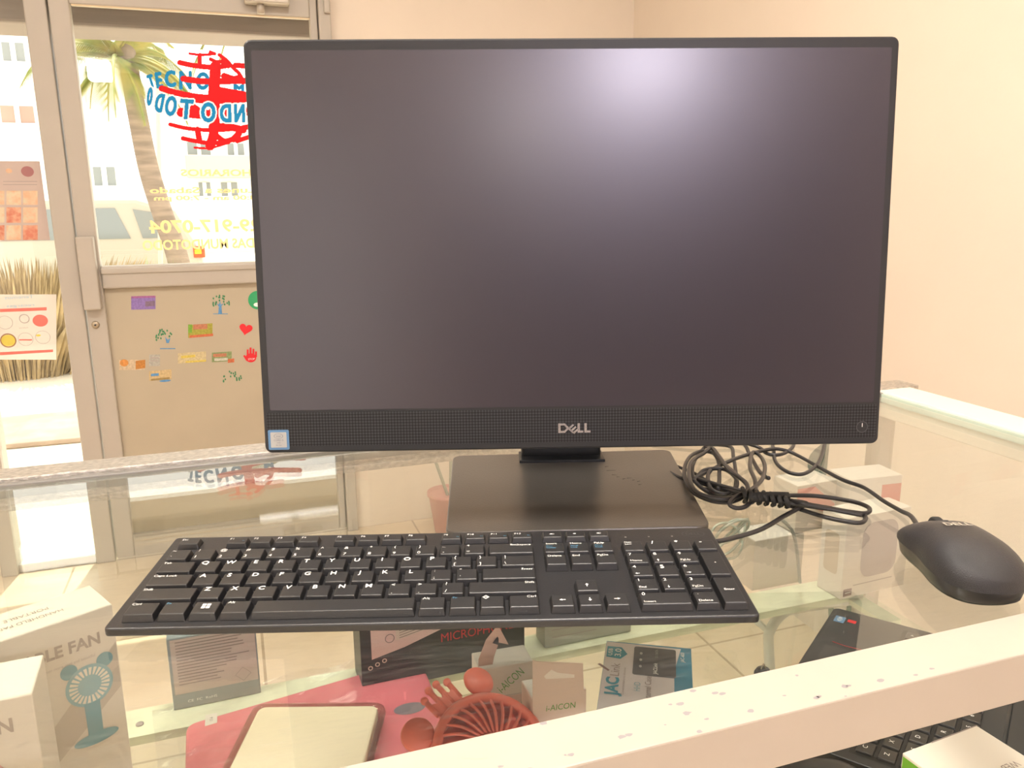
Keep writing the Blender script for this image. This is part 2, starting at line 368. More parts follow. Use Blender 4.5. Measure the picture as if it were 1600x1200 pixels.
# buildings
wm = mat('far_window_glass', (.24, .26, .26), .3); brown = mat('brown_shutters', (.40, .27, .22), .7)
def building(label, x0, x1, y0, z1, wins, extra=None, col=outwhite):
    b = thing('building', label, 'building', T(((x0+x1)/2, y0, -1.37)))
    MB().lohi((x0, y0, -1.37), (x1, y0+6, z1), col).build('wall', b, Matrix())
    for (xa, ya, xb, yb, mm) in wins:
        p = V(xa, ya, y0); q = V(xb, yb, y0)
        m = MB(); m.lohi((p.x, y0-.03, q.z), (q.x, y0+.02, p.z), mm)
        m.lohi(((p.x+q.x)/2-.06, y0-.06, q.z), ((p.x+q.x)/2+.06, y0+.0, p.z), outwhite)
        m.lohi((p.x-.1, y0-.1, q.z-.12), (q.x+.1, y0+.0, q.z), outwhite); m.build('window', b, Matrix())
    if extra: extra(b, y0)
def tr1(b, y0):
    p = V(300, 245, y0); q = V(420, 300, y0)
building('white apartment building seen through the narrow side pane', V(-120, 300, 26).x, V(140, 300, 26).x, 26, 7, [(2, 66, 40, 97, wm), (0, 165, 55, 193, brown), (60, 270, 66, 290, wm)])
building('low white house whose paired windows show beside the palm trunk', V(140, 300, 24).x, V(200, 300, 24).x, 24, V(150, 240, 24).z, [(145, 261, 182, 290, wm)])
def shopfront(b, y0):
    p = V(290, 243, y0); q = V(430, 278, y0)
    MB().lohi((p.x, y0-.5, q.z), (q.x, y0, p.z), mat('balcony_cream', (.72, .60, .42), .8), .03).build('balcony', b, Matrix())
building('white two storey building with a cream balcony beyond the red globe sign', V(248, 300, 30).x, V(520, 300, 30).x, 30, V(300, 195, 30).z,
         [(292, 222, 330, 248, wm), (355, 224, 382, 245, wm), (253, 195, 258, 205, wm), (310, 285, 330, 306, wm), (345, 285, 372, 306, wm)], shopfront)
# street lamp outline & shrubs
m = MB(); p = V(240, 70, 12)
m.tube([V(252, 470, 12)*1, V(246, 120, 12), V(243, 78, 12)], .03, mat('pole_grey', (.55, .52, .45), .6), 8); m.build('street_lamp_pole', None, Matrix(), label='thin pale lamp pole standing across the street behind the palm', category='pole')
def shrub(px, py, Y, r, n, label, col, cat='shrub', grp=None, zsq=.5):
    c = V(px, py, Y); base = Vector((c.x, c.y, -1.37 if Y > 5.5 else FLOOR))
    m = MB(); lm = mat(col[0], col[1], .7, var=.4, vs=5)
    h = c.z-base.z
    for k in range(n):
        a = random.uniform(0, 2*PI); rr = r*random.random()**.5; hh = h*random.uniform(.35, 1.0)
        p0 = base+Vector((math.cos(a)*rr*.6, math.sin(a)*rr*.6, 0)); p1 = base+Vector((math.cos(a)*rr, math.sin(a)*rr*.8, hh))
        sd_ = Vector((math.sin(a), -math.cos(a), 0))*.02*min(1, r/.3)
        pm = (p0+p1)/2+Vector((0, 0, h*.1)); m.add([p0-sd_*.3, p0+sd_*.3, pm+sd_, p1, pm-sd_], [(0, 1, 2, 3, 4)], lm)
    m.build('shrub', None, Matrix(), label=label, category=cat)
for i in range(1):
    shrub(20, 405, 9.5, 1.3, 2600, 'wide clump of dry golden grass before the parked car', ('dry_grass', (.50, .37, .19)), 'grass')
shrub(232, 392, 8.0, .09, 90, 'small green leafy plant at the palm foot, left one', ('green_leaf', (.25, .48, .08)), 'plant')
shrub(262, 397, 8.2, .09, 90, 'small green leafy plant at the palm foot, right one', ('green_leaf', (.25, .48, .08)), 'plant')

# ------------------------------------------------------------------ window lettering, posters, stickers (all on the door plane)
WY = YB+.0085
def wp(x, y): p = V(x, y, WY); return (p.x, p.z)
WF = frame((0, WY, 0), (1, 0, 0), (0, 0, 1))        # local x,y -> world x,z facing the room
def lp(u, v): return wp(215+u*180/1271, 70+v*170/1200)
def vinyl(name, col):
    m = bpy.data.materials.new(name); _m[name] = m; m.use_nodes = True; nt = m.node_tree; b = nt.nodes['Principled BSDF']; b.inputs['Base Color'].default_value = tuple(col)+(1,)
    t_ = nt.nodes.new('ShaderNodeBsdfTranslucent'); t_.inputs[0].default_value = tuple(col)+(1,); x = nt.nodes.new('ShaderNodeMixShader'); x.inputs[0].default_value = .5
    nt.links.new(b.outputs[0], x.inputs[1]); nt.links.new(t_.outputs[0], x.inputs[2]); nt.links.new(x.outputs[0], nt.nodes['Material Output'].inputs[0]); return m
red = vinyl('red_vinyl', (.60, .002, .004)); blue = vinyl('blue_vinyl', (.003, .20, .44)); wv = vinyl('white_vinyl', (.85, .78, .80))
sg = thing('window_sign', 'red striped globe decal with mirrored blue lettering on the door glass', 'sign', T((-.02, WY, .6)))
import numpy as np
U0, V0, DU = 80, 55, 5.0; NUx, NVy = 300, 222
gu, gv = np.meshgrid(U0+DU*np.arange(NUx), V0+DU*np.arange(NVy))
redm = np.zeros(gu.shape, bool)
def seg_mask(p, q, h):
    d = np.array(q, float)-p; t_ = np.clip(((gu-p[0])*d[0]+(gv-p[1])*d[1])/max(1e-6, d@d), 0, 1)
    return (gu-p[0]-t_*d[0])**2+(gv-p[1]-t_*d[1])**2 < h*h
STR = [([(575, 96), (700, 110), (850, 100)], 16), ([(800, 82), (850, 100)], 20), ([(685, 110), (685, 220)], 22), ([(465, 196), (620, 228), (830, 248), (1010, 225)], 29),
       ([(805, 158), (860, 185), (930, 188)], 20), ([(900, 110), (985, 175), (1050, 250), (1130, 330), (1160, 420)], 20), ([(950, 180), (1000, 225)], 36),
       ([(860, 240), (850, 400), (840, 560), (850, 700)], 62), ([(505, 374), (700, 402), (900, 402), (1130, 400)], 34), ([(955, 345), (1060, 378), (1130, 360)], 36),
       ([(268, 482), (450, 535), (700, 578), (900, 572), (1185, 562)], 34), ([(880, 505), (1180, 560)], 46), ([(870, 480), (1000, 515)], 26), ([(560, 590), (800, 620), (1185, 600)], 36),
       ([(480, 745), (760, 775)], 52), ([(620, 700), (760, 760), (1100, 740)], 45), ([(850, 700), (850, 900)], 60), ([(360, 878), (550, 922), (800, 942), (1000, 935), (1175, 910)], 22),
       ([(820, 905), (1000, 905), (1165, 938)], 40), ([(850, 900), (835, 1000), (800, 1115)], 52), ([(660, 935), (680, 1040)], 32), ([(500, 1032), (620, 1058), (800, 1085), (1000, 1075)], 24),
       ([(870, 1000), (960, 1062), (1080, 1030)], 30), ([(1125, 930), (1110, 990), (1060, 1040)], 38), ([(630, 1134), (780, 1141), (930, 1105), (1000, 1075)], 12),
       ([(1080, 225), (1250, 240)], 30), ([(1150, 400), (1480, 370)], 34), ([(1180, 575), (1560, 540)], 45), ([(1100, 745), (1540, 700)], 48), ([(1165, 915), (1440, 860)], 30), ([(1100, 1060), (1250, 1010)], 26)]
for pts, h in STR:
    q = [(p.x, p.y) for p in smooth_path([p+(0,) for p in pts], 5)] if len(pts) > 2 else pts
    for i in range(len(q)-1): redm |= seg_mask(q[i], q[i+1], h)
def glyph_mask(ch, u, v, wd, ht, mirror, rot):
    vs, fs = text_mesh(ch); x0 = min(p.x for p in vs); x1 = max(p.x for p in vs); y0 = min(p.y for p in vs); y1 = max(p.y for p in vs)
    P = []
    for p in vs:
        x = ((p.x-x0)/(x1-x0)-.5)*wd*(-1 if mirror else 1); y = -((p.y-y0)/(y1-y0)-.5)*ht
        P.append((u+x*math.cos(rot)+y*math.sin(rot), v-x*math.sin(rot)+y*math.cos(rot)))
    o = np.zeros(gu.shape, bool)
    for f in fs:
        ins = np.zeros(gu.shape, bool)
        for i in range(len(f)):
            (xa, ya), (xb, yb) = P[f[i]], P[f[(i+1) % len(f)]]
            if ya == yb: continue
            ins ^= ((gv < ya) != (gv < yb)) & (gu < (xb-xa)*(gv-ya)/(yb-ya)+xa)
        o |= ins
    return o
def dilate(m_, n):
    o = m_.copy()
    for dy in range(-n, n+1):
        for dx in range(-n, n+1):
            if dx*dx+dy*dy <= n*n+1: o |= np.roll(np.roll(m_, dy, 0), dx, 1)
    return o
top = np.zeros(gu.shape, bool); bot = np.zeros(gu.shape, bool)
for ch, u, v, wd, ht, r in (('T', 148, 400, 50, 130, .3), ('E', 235, 390, 55, 160, .15), ('C', 360, 375, 105, 170, .05), ('N', 530, 390, 120, 185, 0), ('O', 720, 400, 130, 180, -.05), ('M', 1120, 480, 100, 80, 0)):
    top |= glyph_mask(ch, u, v, wd, ht, False, r)
for ch, u, v, wd, ht, r in (('O', 135, 570, 42, 185, -.1), ('D', 240, 640, 75, 190, -.2), ('O', 368, 675, 110, 205, -.12), ('T', 538, 712, 130, 205, -.08), ('O', 780, 745, 145, 205, 0), ('D', 970, 755, 110, 185, .02), ('N', 1125, 755, 100, 185, .05), ('U', 1290, 740, 110, 180, .1), ('M', 1430, 700, 100, 170, .2)):
    bot |= glyph_mask(ch, u, v, wd, ht, True, r)
top = dilate(top, 2); bot = dilate(bot, 2); rim = dilate(bot, 3) & ~bot
redm &= ~(bot | rim); top &= ~(redm | bot | rim)
def raster(mask, m_, name):
    mb = MB(); vs = []; fs = []
    for j in range(NVy):
        i = 0; rowm = mask[j]
        while i < NUx:
            if rowm[i]:
                k = i
                while k < NUx and rowm[k]: k += 1
                o = len(vs)
                vs += [(*lp(U0+DU*(q[0]-.5), V0+DU*(j+q[1])), 0) for q in ((i, .5), (k, .5), (k, -.5), (i, -.5))]; fs.append((o, o+1, o+2, o+3)); i = k
            else: i += 1
    mb.add(vs, fs, m_, WF); return mb.build(name, sg, Matrix())
raster(redm, red, 'globe'); raster(top | bot, blue, 'lettering'); raster(rim, wv, 'lettering_outline')
gold = vinyl('gold_vinyl', (.80, .62, .30))
def gline(txt, xc, yc, wpx, hpx, label):
    c = wp(xc, yc); k = abs(wp(xc+10, yc)[0]-wp(xc, yc)[0])/10
    m = MB(); m.text(txt, c, hpx*k, gold, WF, w=wpx*k, mirror=True, bold=.03)
    m.build('window_lettering', None, Matrix(), label=label, category='lettering', group='gold lettering on the door glass')
gline('HORARIOS', 338, 270, 110, 10, 'mirrored pale gold word reading opening hours, topmost lettering line')
gline('Lunes a Sabado', 318, 297, 165, 9, 'mirrored pale gold lettering line naming weekdays, under the hours heading')
gline('8:00 am - 7:00 pm', 322, 309, 160, 7, 'mirrored small pale gold opening time line above the phone number')
gline('829-917-0704', 330, 353, 190, 19, 'mirrored large pale gold phone number on the door glass')
gline('TIENDAS MUNDOTODO', 333, 381, 215, 15, 'mirrored pale gold shop name line, lowest on the door glass')

poster_m = vinyl('poster_paper', (.66, .56, .52)); foodm = [mat('food_red', (.62, .20, .13), .7, var=.5, vs=60, col2=(.75, .45, .30)), mat('food_orange', (.75, .45, .28), .7, var=.5, vs=60, col2=(.72, .62, .45))]
po = MB(); k = abs(wp(50, 300)[0]-wp(40, 300)[0])/10
def quad(mb, x0, y0, x1, y1, m_, z=0, x2=None):
    mb.poly([(*wp(x0, y1), z), (*wp(x1, y1), z), (*wp(x1, y0), z), (*wp(x0, y0), z)], m_, WF)
po.add(*(lambda a, b: ([(a[0], a[1], 0), (b[0], a[1], 0), (b[0], b[1], 0), (a[0], b[1], 0), (a[0], a[1], .0006), (b[0], a[1], .0006), (b[0], b[1], .0006), (a[0], b[1], .0006)], [(3, 2, 1, 0), (4, 5, 6, 7), (0, 1, 5, 4), (1, 2, 6, 5), (2, 3, 7, 6), (3, 0, 4, 7)]))(wp(-50, 378), wp(62, 252)), poster_m, WF)
for i in range(4):
    x = -42+i*26
    quad(po, x, 298, x+23, 320, foodm[1], .0009); quad(po, x, 324, x+23, 348, foodm[i % 2], .0009); quad(po, x, 352, x+23, 375, foodm[(i+1) % 2], .0009)
po.disc(wp(43, 268), 10*k, 9*k, mat('poster_maroon', (.38, .16, .16), .6), WF, 20, .0009); po.disc(wp(14, 267), 5*k, 4*k, foodm[1], WF, 16, .0009)
for yy in (283, 288): quad(po, 5, yy, 58, yy+1, greyink, .0009)
po.build('food_poster', None, Matrix(), label='food menu poster with pizza pictures taped to the narrow glass pane', category='poster')
fl = MB(); quad(fl, -40, 460, 88, 562, vinyl('flyer_paper', (.60, .53, .47)))
rm = mat('flyer_red', (.80, .20, .16), .6); lb = mat('flyer_blue', (.35, .50, .60), .6)
fl.poly([(*wp(-35, 489), .0004), (*wp(73, 485), .0004), (*wp(73, 480), .0004), (*wp(-35, 484), .0004)], rm, WF); fl.poly([(*wp(-33, 557), .0004), (*wp(83, 550), .0004), (*wp(83, 546), .0004), (*wp(-33, 552), .0004)], rm, WF)
fl.text('Tenemos', wp(30, 464), 6*k, lb, WF, w=46*k, mirror=True, z=.0006); fl.text('recargas', wp(32, 477), 5*k, lb, WF, w=44*k, mirror=True, z=.0006)
fl.disc(wp(63, 501), 12.5*k, 11*k, rm, WF, 24, .0006); fl.disc(wp(13, 532), 12*k, 10.5*k, mat('flyer_yellow', (.72, .60, .10), .6), WF, 24, .0006); fl.ring(wp(13, 532), 11*k, 13*k, mat('flyer_brown', (.40, .20, .10), .6), WF, 28, .0008)
for c in ((8, 504), (40, 530), (67, 527)): fl.ring(wp(*c), 11.5*k, 12.3*k, greyink, WF, 28, .0006)
fl.ring(wp(38, 498), 7*k, 8.5*k, greyink, WF, 20, .0006); fl.disc(wp(60, 524), 4*k, 2*k, mat('flyer_yellow', (0, 0, 0)), WF, 12, .0008); quad(fl, 30, 530, 50, 532, rm, .0007); fl.text('multired', wp(37, 512), 3*k, greyink, WF, mirror=True, z=.0006)
fl.build('flyer', None, Matrix(), label='white flyer with red bars and round logos low on the narrow pane', category='flyer')
# fridge-magnet like stickers on the door panel
PY = YB+.0075; PF = frame((0, PY, 0), (1, 0, 0), (0, 0, 1))
def pp(x, y): p = V(x, y, PY); return (p.x, p.z)
kp = abs(pp(310, 500)[0]-pp(300, 500)[0])/10
stg = 'small stickers on the cream door panel'
def sticker(fn, label, name='sticker'):
    m = MB(); fn(m); m.build(name, None, Matrix(), label=label, category='sticker', group=stg)
def pq(mb, x0, y0, x1, y1, m_, z=.0003, sl=0):
    mb.poly([(*pp(x0, y1), z), (*pp(x1, y1-sl), z), (*pp(x1, y0-sl), z), (*pp(x0, y0), z)], m_, PF)
def C(n, *c): return mat('sticker_'+n, c, .5, var=.25, vs=150)
sgreen = C('green', .06, .27, .12); sblue = C('blue', .12, .33, .62)
def s_purple(m): pq(m, 205, 463, 243, 484, C('purple', .30, .20, .52), sl=1); pq(m, 205, 463, 243, 466, C('magenta', .42, .14, .36), .0005, 1); pq(m, 227, 471, 242, 479, C('mauve', .25, .17, .25), .0005, 1)
def tree_pts(m, cx, cy, top, s=1):
    random.seed(int(cx))
    for i in range(26):
        a = PI*random.uniform(-.12, 1.12); r = (14, 11, 7)[i % 3]*s; m.disc(pp(cx+math.cos(a)*r, cy-top-math.sin(a)*r*.9+random.uniform(-1, 1)+3), 1.3*kp, 1.8*kp, sgreen, PF, 8, .0004+.00002*i)
def s_tree1(m):
    tree_pts(m, 344, 478, 6)
    m.poly([(*pp(341, 490), .0005), (*pp(347, 490), .0005), (*pp(346, 478), .0005), (*pp(350, 474), .0005), (*pp(345, 476), .0005), (*pp(344, 470), .0005), (*pp(342, 476), .0005), (*pp(338, 474), .0005), (*pp(342, 479), .0005)], sblue, PF); pq(m, 333, 490, 356, 491, sblue)
def s_tree2(m):
    tree_pts(m, 258, 528, 4, 1.0)
    m.poly([(*pp(260, 536), .0005), (*pp(264, 536), .0005), (*pp(266, 528), .0005), (*pp(262, 531), .0005), (*pp(258, 526), .0005)], sblue, PF); pq(m, 250, 544, 274, 545.5, sblue)
def s_tree3(m): tree_pts(m, 363, 590, 0)
def s_green(m):
    pq(m, 294, 508, 332, 528, C('olive', .42, .40, .06), sl=3); pq(m, 294, 507, 300, 520, C('lime', .22, .46, .05), .0005, 0); pq(m, 302, 507, 324, 515, C('brick', .55, .22, .12), .0005, 1); pq(m, 296, 524, 333, 528, C('rust', .65, .17, .07), .0006, 3)
def s_heart(m):
    P = []
    for i in range(28):
        a = 2*PI*i/28; x = 16*math.sin(a)**3; y = 13*math.cos(a)-5*math.cos(2*a)-2*math.cos(3*a)-math.cos(4*a); P.append((x*.68, y*.68))
    c = pp(384, 514); m.poly([(c[0]+(x*math.cos(.25)+y*math.sin(.25))*kp, c[1]+(-x*math.sin(.25)+y*math.cos(.25))*kp, .0004) for x, y in P][::-1], mat('sticker_red', (.75, .02, .03), .5), PF)
def s_hand(m):
    r_ = mat('sticker_red', (0, 0, 0)); m.disc(pp(392, 559), 9*kp, 8*kp, r_, PF, 20, .0004)
    for i, (x, y0) in enumerate(((387, 546), (391.5, 543), (396, 545), (400, 549))): z = .0005+.0001*i; m.poly([(*pp(x-1.6, 558), z), (*pp(x+1.6, 558), z), (*pp(x+1.4, y0), z), (*pp(x-1.4, y0), z)], r_, PF)
    m.poly([(*pp(380, 556), .0010), (*pp(385, 564), .0010), (*pp(388, 560), .0010), (*pp(382, 554.5), .0010)], r_, PF); m.text('STOP', pp(393, 561), 3.2*kp, whiteink, PF, z=.0014)
def s_pizza(m):
    m.disc(pp(194, 567), 6.5*kp, 6*kp, C('orange', .75, .32, .08), PF, 20, .0004); pq(m, 212, 564, 227, 577, C('food', .60, .25, .05), sl=2); pq(m, 186, 562, 226, 578, C('cream', .68, .54, .36), .0002)
def s_grey(m): pq(m, 233, 554, 250, 572, C('grey', .48, .47, .42), sl=0); pq(m, 235, 558, 248, 560, greyink, .0005); pq(m, 235, 563, 248, 564.5, greyink, .0005)
def s_blue(m): pq(m, 233, 580, 268, 595, C('cream2', .66, .50, .26), sl=3); pq(m, 236, 584, 248, 588, sblue, .0005, 1); pq(m, 236, 592, 265, 595, C('brown', .40, .28, .10), .0005, 3); m.disc(pp(258, 595), 9*kp, 1.8*kp, sblue, PF, 16, .0006)
def s_yellow(m): pq(m, 278, 552, 322, 568, C('pale', .66, .56, .32), sl=3); pq(m, 290, 564, 322, 567, C('yellow', .75, .60, .12), .0005, 2); pq(m, 283, 556, 305, 560, C('yellow', 0, 0, 0), .0005, 2)
def s_multi(m): pq(m, 331, 551, 362, 566, C('moss', .28, .36, .16), sl=2); pq(m, 333, 553, 354, 558, C('brick', 0, 0, 0), .0005, 1); pq(m, 335, 560, 356, 564, C('pale2', .60, .60, .50), .0005, 1); pq(m, 356, 561, 366, 567, C('rust', 0, 0, 0), .0006, 1)
def s_circle(m):
    m.disc(pp(403, 469), 16*kp, 16*kp, mat('sticker_leaf', (.03, .36, .14), .5), PF, 28, .0004); m.disc(pp(402, 476), 6*kp, 3.5*kp, whiteink, PF, 16, .0007)
for fn, lab in ((s_purple, 'purple rectangular sticker at the panel top left'), (s_tree1, 'tree sticker with blue trunk and full green crown'), (s_tree2, 'worn tree sticker with thinner crown and short blue trunk'),
                (s_tree3, 'loose green leaf sticker without a trunk, lowest on the right'), (s_green, 'green and orange tilted rectangular sticker above the pale one'), (s_heart, 'red heart sticker beside the computer edge'),
                (s_hand, 'red open hand stop sticker below the heart'), (s_pizza, 'orange food sticker with round logo, leftmost in the row'), (s_grey, 'small grey drawing sticker right of the orange food one'),
                (s_blue, 'cream and blue tilted sticker, lowest on the left'), (s_yellow, 'faded pale yellow rectangular sticker in the middle'), (s_multi, 'mossy green wavy flag sticker left of the red hand'),
                (s_circle, 'green round sticker half hidden by the computer')): sticker(fn, lab)

# ================================================================== DISPLAY COUNTER
CX0, CX1, Y0, Y1 = -.95, .905, .38, .937
SH = -.25
case = thing('display_counter', 'glass topped shop display counter with white enamel and aluminium frame', 'display case', T((0, .65, FLOOR)))
MB().lohi((CX0, Y0, -.008), (CX1, .9355, 0), glass_top_m).build('glass_top', case, I)
m = MB(); m.lohi((CX0, .340, -.034), (1.0, Y0, .0015), white_rail, .0012); m.lohi((CX0, .344, -.036), (1.0, Y0-.002, -.030), white_rail)
random.seed(11)
for i in range(30):
    x = random.choice([random.uniform(.1, .5), random.uniform(.2, .36)]); y = .341+abs(random.gauss(0, .007)) if i < 14 else random.uniform(.345, .378); r_ = random.uniform(.0007, .0022)
    m.poly([(x+r_*1.6*math.cos(a)*random.uniform(.5, 1), min(y+r_*math.sin(a)*random.uniform(.5, 1), .379), .00162) for a in [k*PI/4 for k in range(8)]], chip)
c = G(745, 1178, .0016)
m.poly([(c.x+.012*math.cos(a)*random.uniform(.35, 1)-.3*.01*math.sin(a), c.y+.006*math.sin(a)*random.uniform(.5, 1), .00164) for a in [k*PI/7 for k in range(14)]], mat('bare_patch', (.60, .54, .44), .5, metal=.2))
m.build('front_rail', case, I, label='white enamelled rail with chipped paint')
m = MB(); m.lohi((CX0, .945, -.03), (.98, .985, .007), silver, .0015); m.lohi((CX0, .936, -.012), (.905, .9449, .003), mat('rail_lip', (.30, .29, .27), .4, metal=.5), .001); m.build('back_rail', case, I, label='sparkling brushed aluminium rail')
m = MB(); m.lohi((CX1, .34, -.034), (.965, .985, .005), mat('side_rail_enamel', (.88, .80, .68), .35), .002); m.lohi((CX1-.004, .38, -.01), (CX1, .94, .002), glass_edge); m.build('side_rail', case, I)
for i, (x, y) in enumerate(((.93, .96), (.93, .355), (-.93, .96), (-.93, .355))):
    MB().lohi((x-.014, y-.014, FLOOR), (x+.014, y+.014, -.034), white_rail, .002).build('post', case, I)
MB().lohi((CX0+.03, .960, -.88), (.915, .965, -.034), glass_win).build('back_glass', case, I)
MB().lohi((.93, .38, -.88), (.935, .94, -.034), glass_win).build('side_glass', case, I)
MB().lohi((CX0+.03, .345, SH-.006), (.80, .829, SH), glass_shelf_m).build('glass_shelf', case, I)
edge_m = mat('shelf_strip', (.78, .80, .60), .4, var=.15, vs=30)
m = MB(); m.lohi((CX0+.03, .829, SH-.010), (.80, .880, SH), edge_m); m.lohi((.775, .76, SH-.014), (.80, .829, SH-.0065), edge_m)
for x in (-.13, .26): m.lathe([(.004, 0), (.004, .0012)], greyink, 12, T((x, .85, SH)))
m.build('shelf_support', case, I, label='pale green strip under the shelf edge')
MB().lohi((CX0, .34, FLOOR+.0), (.965, .985, FLOOR+.07), white_rail, .003).build('plinth', case, I) if False else None
# white bent tube bracket under the shelf
m = MB(); q = mat('white_tube', (.70, .68, .60), .3)
m.tube([G(1205, 1075, -.40), G(1201, 1010, -.36), G(1203, 985, -.34), G(1222, 960, -.33), G(1250, 950, -.33), G(1345, 936, -.33)], .0075, q, 10, sm=6)
m.tube([G(1203, 988, -.34), G(1172, 962, -.34)], .005, q, 8); m.build('shelf_bracket', case, I, label='bent white tube bracket')

# ================================================================== ALL-IN-ONE COMPUTER
MX, MY, MZ, MA, MT = .2728, .6310, .0754, -.3079, .0817
MM = T((MX, MY, MZ)) @ Rz(MA) @ Rx(-MT)
W_, H_ = .540, .344; CH_ = .0365
pc = thing('computer', 'black all in one desktop computer with dark blank screen on a flat stand', 'computer', T((.31, .72, 0)) @ Rz(MA))
body_m = mat('computer_shell', (.022, .023, .027), .42, bump=.05, bs=600)
m = MB()
PM = Matrix(((1, 0, 0, 0), (0, 0, -1, 0), (0, 1, 0, 0), (0, 0, 0, 1)))   # local (x,y) -> (x,z), +z -> -Y (front)
m.prism(rrect(W_, H_, .006, 4, 0, H_/2), -.016, 0, body_m, PM, bev=.0016)
m.prism(rrect(W_-.06, H_-.06, .02, 4, 0, H_/2), -.048, -.015, body_m, PM, bev=.012)
m.build('housing', pc, MM)
def screen_mat():
    m = bpy.data.materials.new('matte_screen'); m.use_nodes = True; b = m.node_tree.nodes['Principled BSDF']
    b.inputs['Base Color'].default_value = (.008, .007, .009, 1); b.inputs['Roughness'].default_value = .33; b.inputs['IOR'].default_value = 1.75
    b.inputs['Specular Tint'].default_value = (.96, .92, 1, 1); b.inputs['Coat Weight'].default_value = .8; b.inputs['Coat Roughness'].default_value = .23; b.inputs['Coat Tint'].default_value = (.96, .9, 1, 1)
    return m
m = MB(); m.prism(rrect(.5275, .2975, .001, 1, 0, CH_+.0012+.2975/2), -.001, .0002, screen_mat(), PM); m.build('screen', pc, MM)
def grille_mat():
    m = bpy.data.materials.new('speaker_grille'); m.use_nodes = True; nt = m.node_tree; b = nt.nodes['Principled BSDF']; N = nt.nodes.new; L = nt.links.new
    tc = N('ShaderNodeTexCoord'); mp = N('ShaderNodeMapping'); mp.inputs['Scale'].default_value = (1, 1, 1)
    ck = N('ShaderNodeSeparateXYZ'); L(tc.outputs['Object'], ck.inputs[0])
    def wav(o):
        a = N('ShaderNodeMath'); a.operation = 'MULTIPLY'; a.inputs[1].default_value = 2*PI/.0026; L(o, a.inputs[0])
        c = N('ShaderNodeMath'); c.operation = 'SINE'; L(a.outputs[0], c.inputs[0]); return c.outputs[0]
    p = N('ShaderNodeMath'); p.operation = 'ADD'; L(wav(ck.outputs['X']), p.inputs[0]); L(wav(ck.outputs['Z']), p.inputs[1])
    r = N('ShaderNodeValToRGB'); r.color_ramp.elements[0].position = .45; r.color_ramp.elements[1].position = .62
    r.color_ramp.elements[0].color = (.002, .002, .003, 1); r.color_ramp.elements[1].color = (.036, .038, .044, 1)
    mr = N('ShaderNodeMapRange'); mr.inputs['From Min'].default_value = -2; mr.inputs['From Max'].default_value = 2; L(p.outputs[0], mr.inputs[0]); L(mr.outputs[0], r.inputs[0])
    L(r.outputs[0], b.inputs['Base Color']); b.inputs['Roughness'].default_value = .42
    return m
m = MB(); m.prism([(-W_/2+.003, .006), (W_/2-.003, .006), (W_/2-.003, CH_-.001), (-W_/2+.003, CH_-.001)], -.001, .0004, grille_mat(), PM); grille = m.build('speaker_grille', pc, MM)
chrome = mat('chrome', (.75, .74, .74), .22, metal=1)
m = MB()
lx = lambda x, y: (x*.028/186-.014, y*.028/186)   # the tilted-E wordmark, traced in its own units
def bar(pts): m.prism([lx(*p) for p in pts], .0004, .0014, chrome, PM @ T((0, .0185, 0)) @ T((.0, -.0042, 0)))
bar([(0, 0), (14, 0), (14, 56), (0, 56)]); bar([(14, 44), (34, 44), (50, 28), (34, 12), (14, 12), (14, 0), (38, 0), (66, 28), (38, 56), (14, 56)])
for k in range(3): bar([(46+k*14+10, 28-k*13), (76+k*14+10, 52-k*13), (84+k*14+8, 44-k*13), (54+k*14+10, 19-k*13)])
bar([(50, 28), (58, 34), (92, 4), (84, -3)])
bar([(112, 0), (112, 56), (126, 56), (126, 12), (146, 12), (146, 0)]); bar([(152, 0), (152, 56), (166, 56), (166, 12), (188, 12), (188, 0)])
m.build('brand_mark', grille, MM)
m = MB(); m.ring((W_/2-.0155, .0155), .0045, .0052, mat('button_ring', (.07, .07, .075), .3), PM, 28, .0007); m.disc((W_/2-.0155, .0155), .0045, .0045, body_m, PM, 24, .0006); m.poly([(W_/2-.0158, .0155, .0009), (W_/2-.0152, .0155, .0009), (W_/2-.0152, .019, .0009), (W_/2-.0158, .019, .0009)], whiteink, PM); m.build('power_button', grille, MM)
m = MB(); sc = (-W_/2+.0125, .0118)
m.prism(rrect(.018, .0175, .001, 2, *sc), .0004, .0008, mat('sticker_frame_blue', (.13, .28, .50), .35), PM); m.prism(rrect(.0138, .0135, .0004, 1, *sc), .0008, .001, mat('sticker_silver', (.52, .52, .50), .4), PM)
si = mat('sticker_text', (.20, .22, .28), .5); m.ring((sc[0], sc[1]+.0034), .0036, .0040, si, PM, 28, .0012, .55); m.text('intel', (sc[0], sc[1]+.0034), .0016, si, PM, z=.0012); m.text('CORE i5', (sc[0], sc[1]-.0002), .0016, si, PM, z=.0012); m.text('inside', (sc[0], sc[1]-.0024), .001, si, PM, z=.0012); m.text('8th Gen', (sc[0], sc[1]-.0046), .001, si, PM, z=.0012)
m.build('processor_sticker', grille, MM)
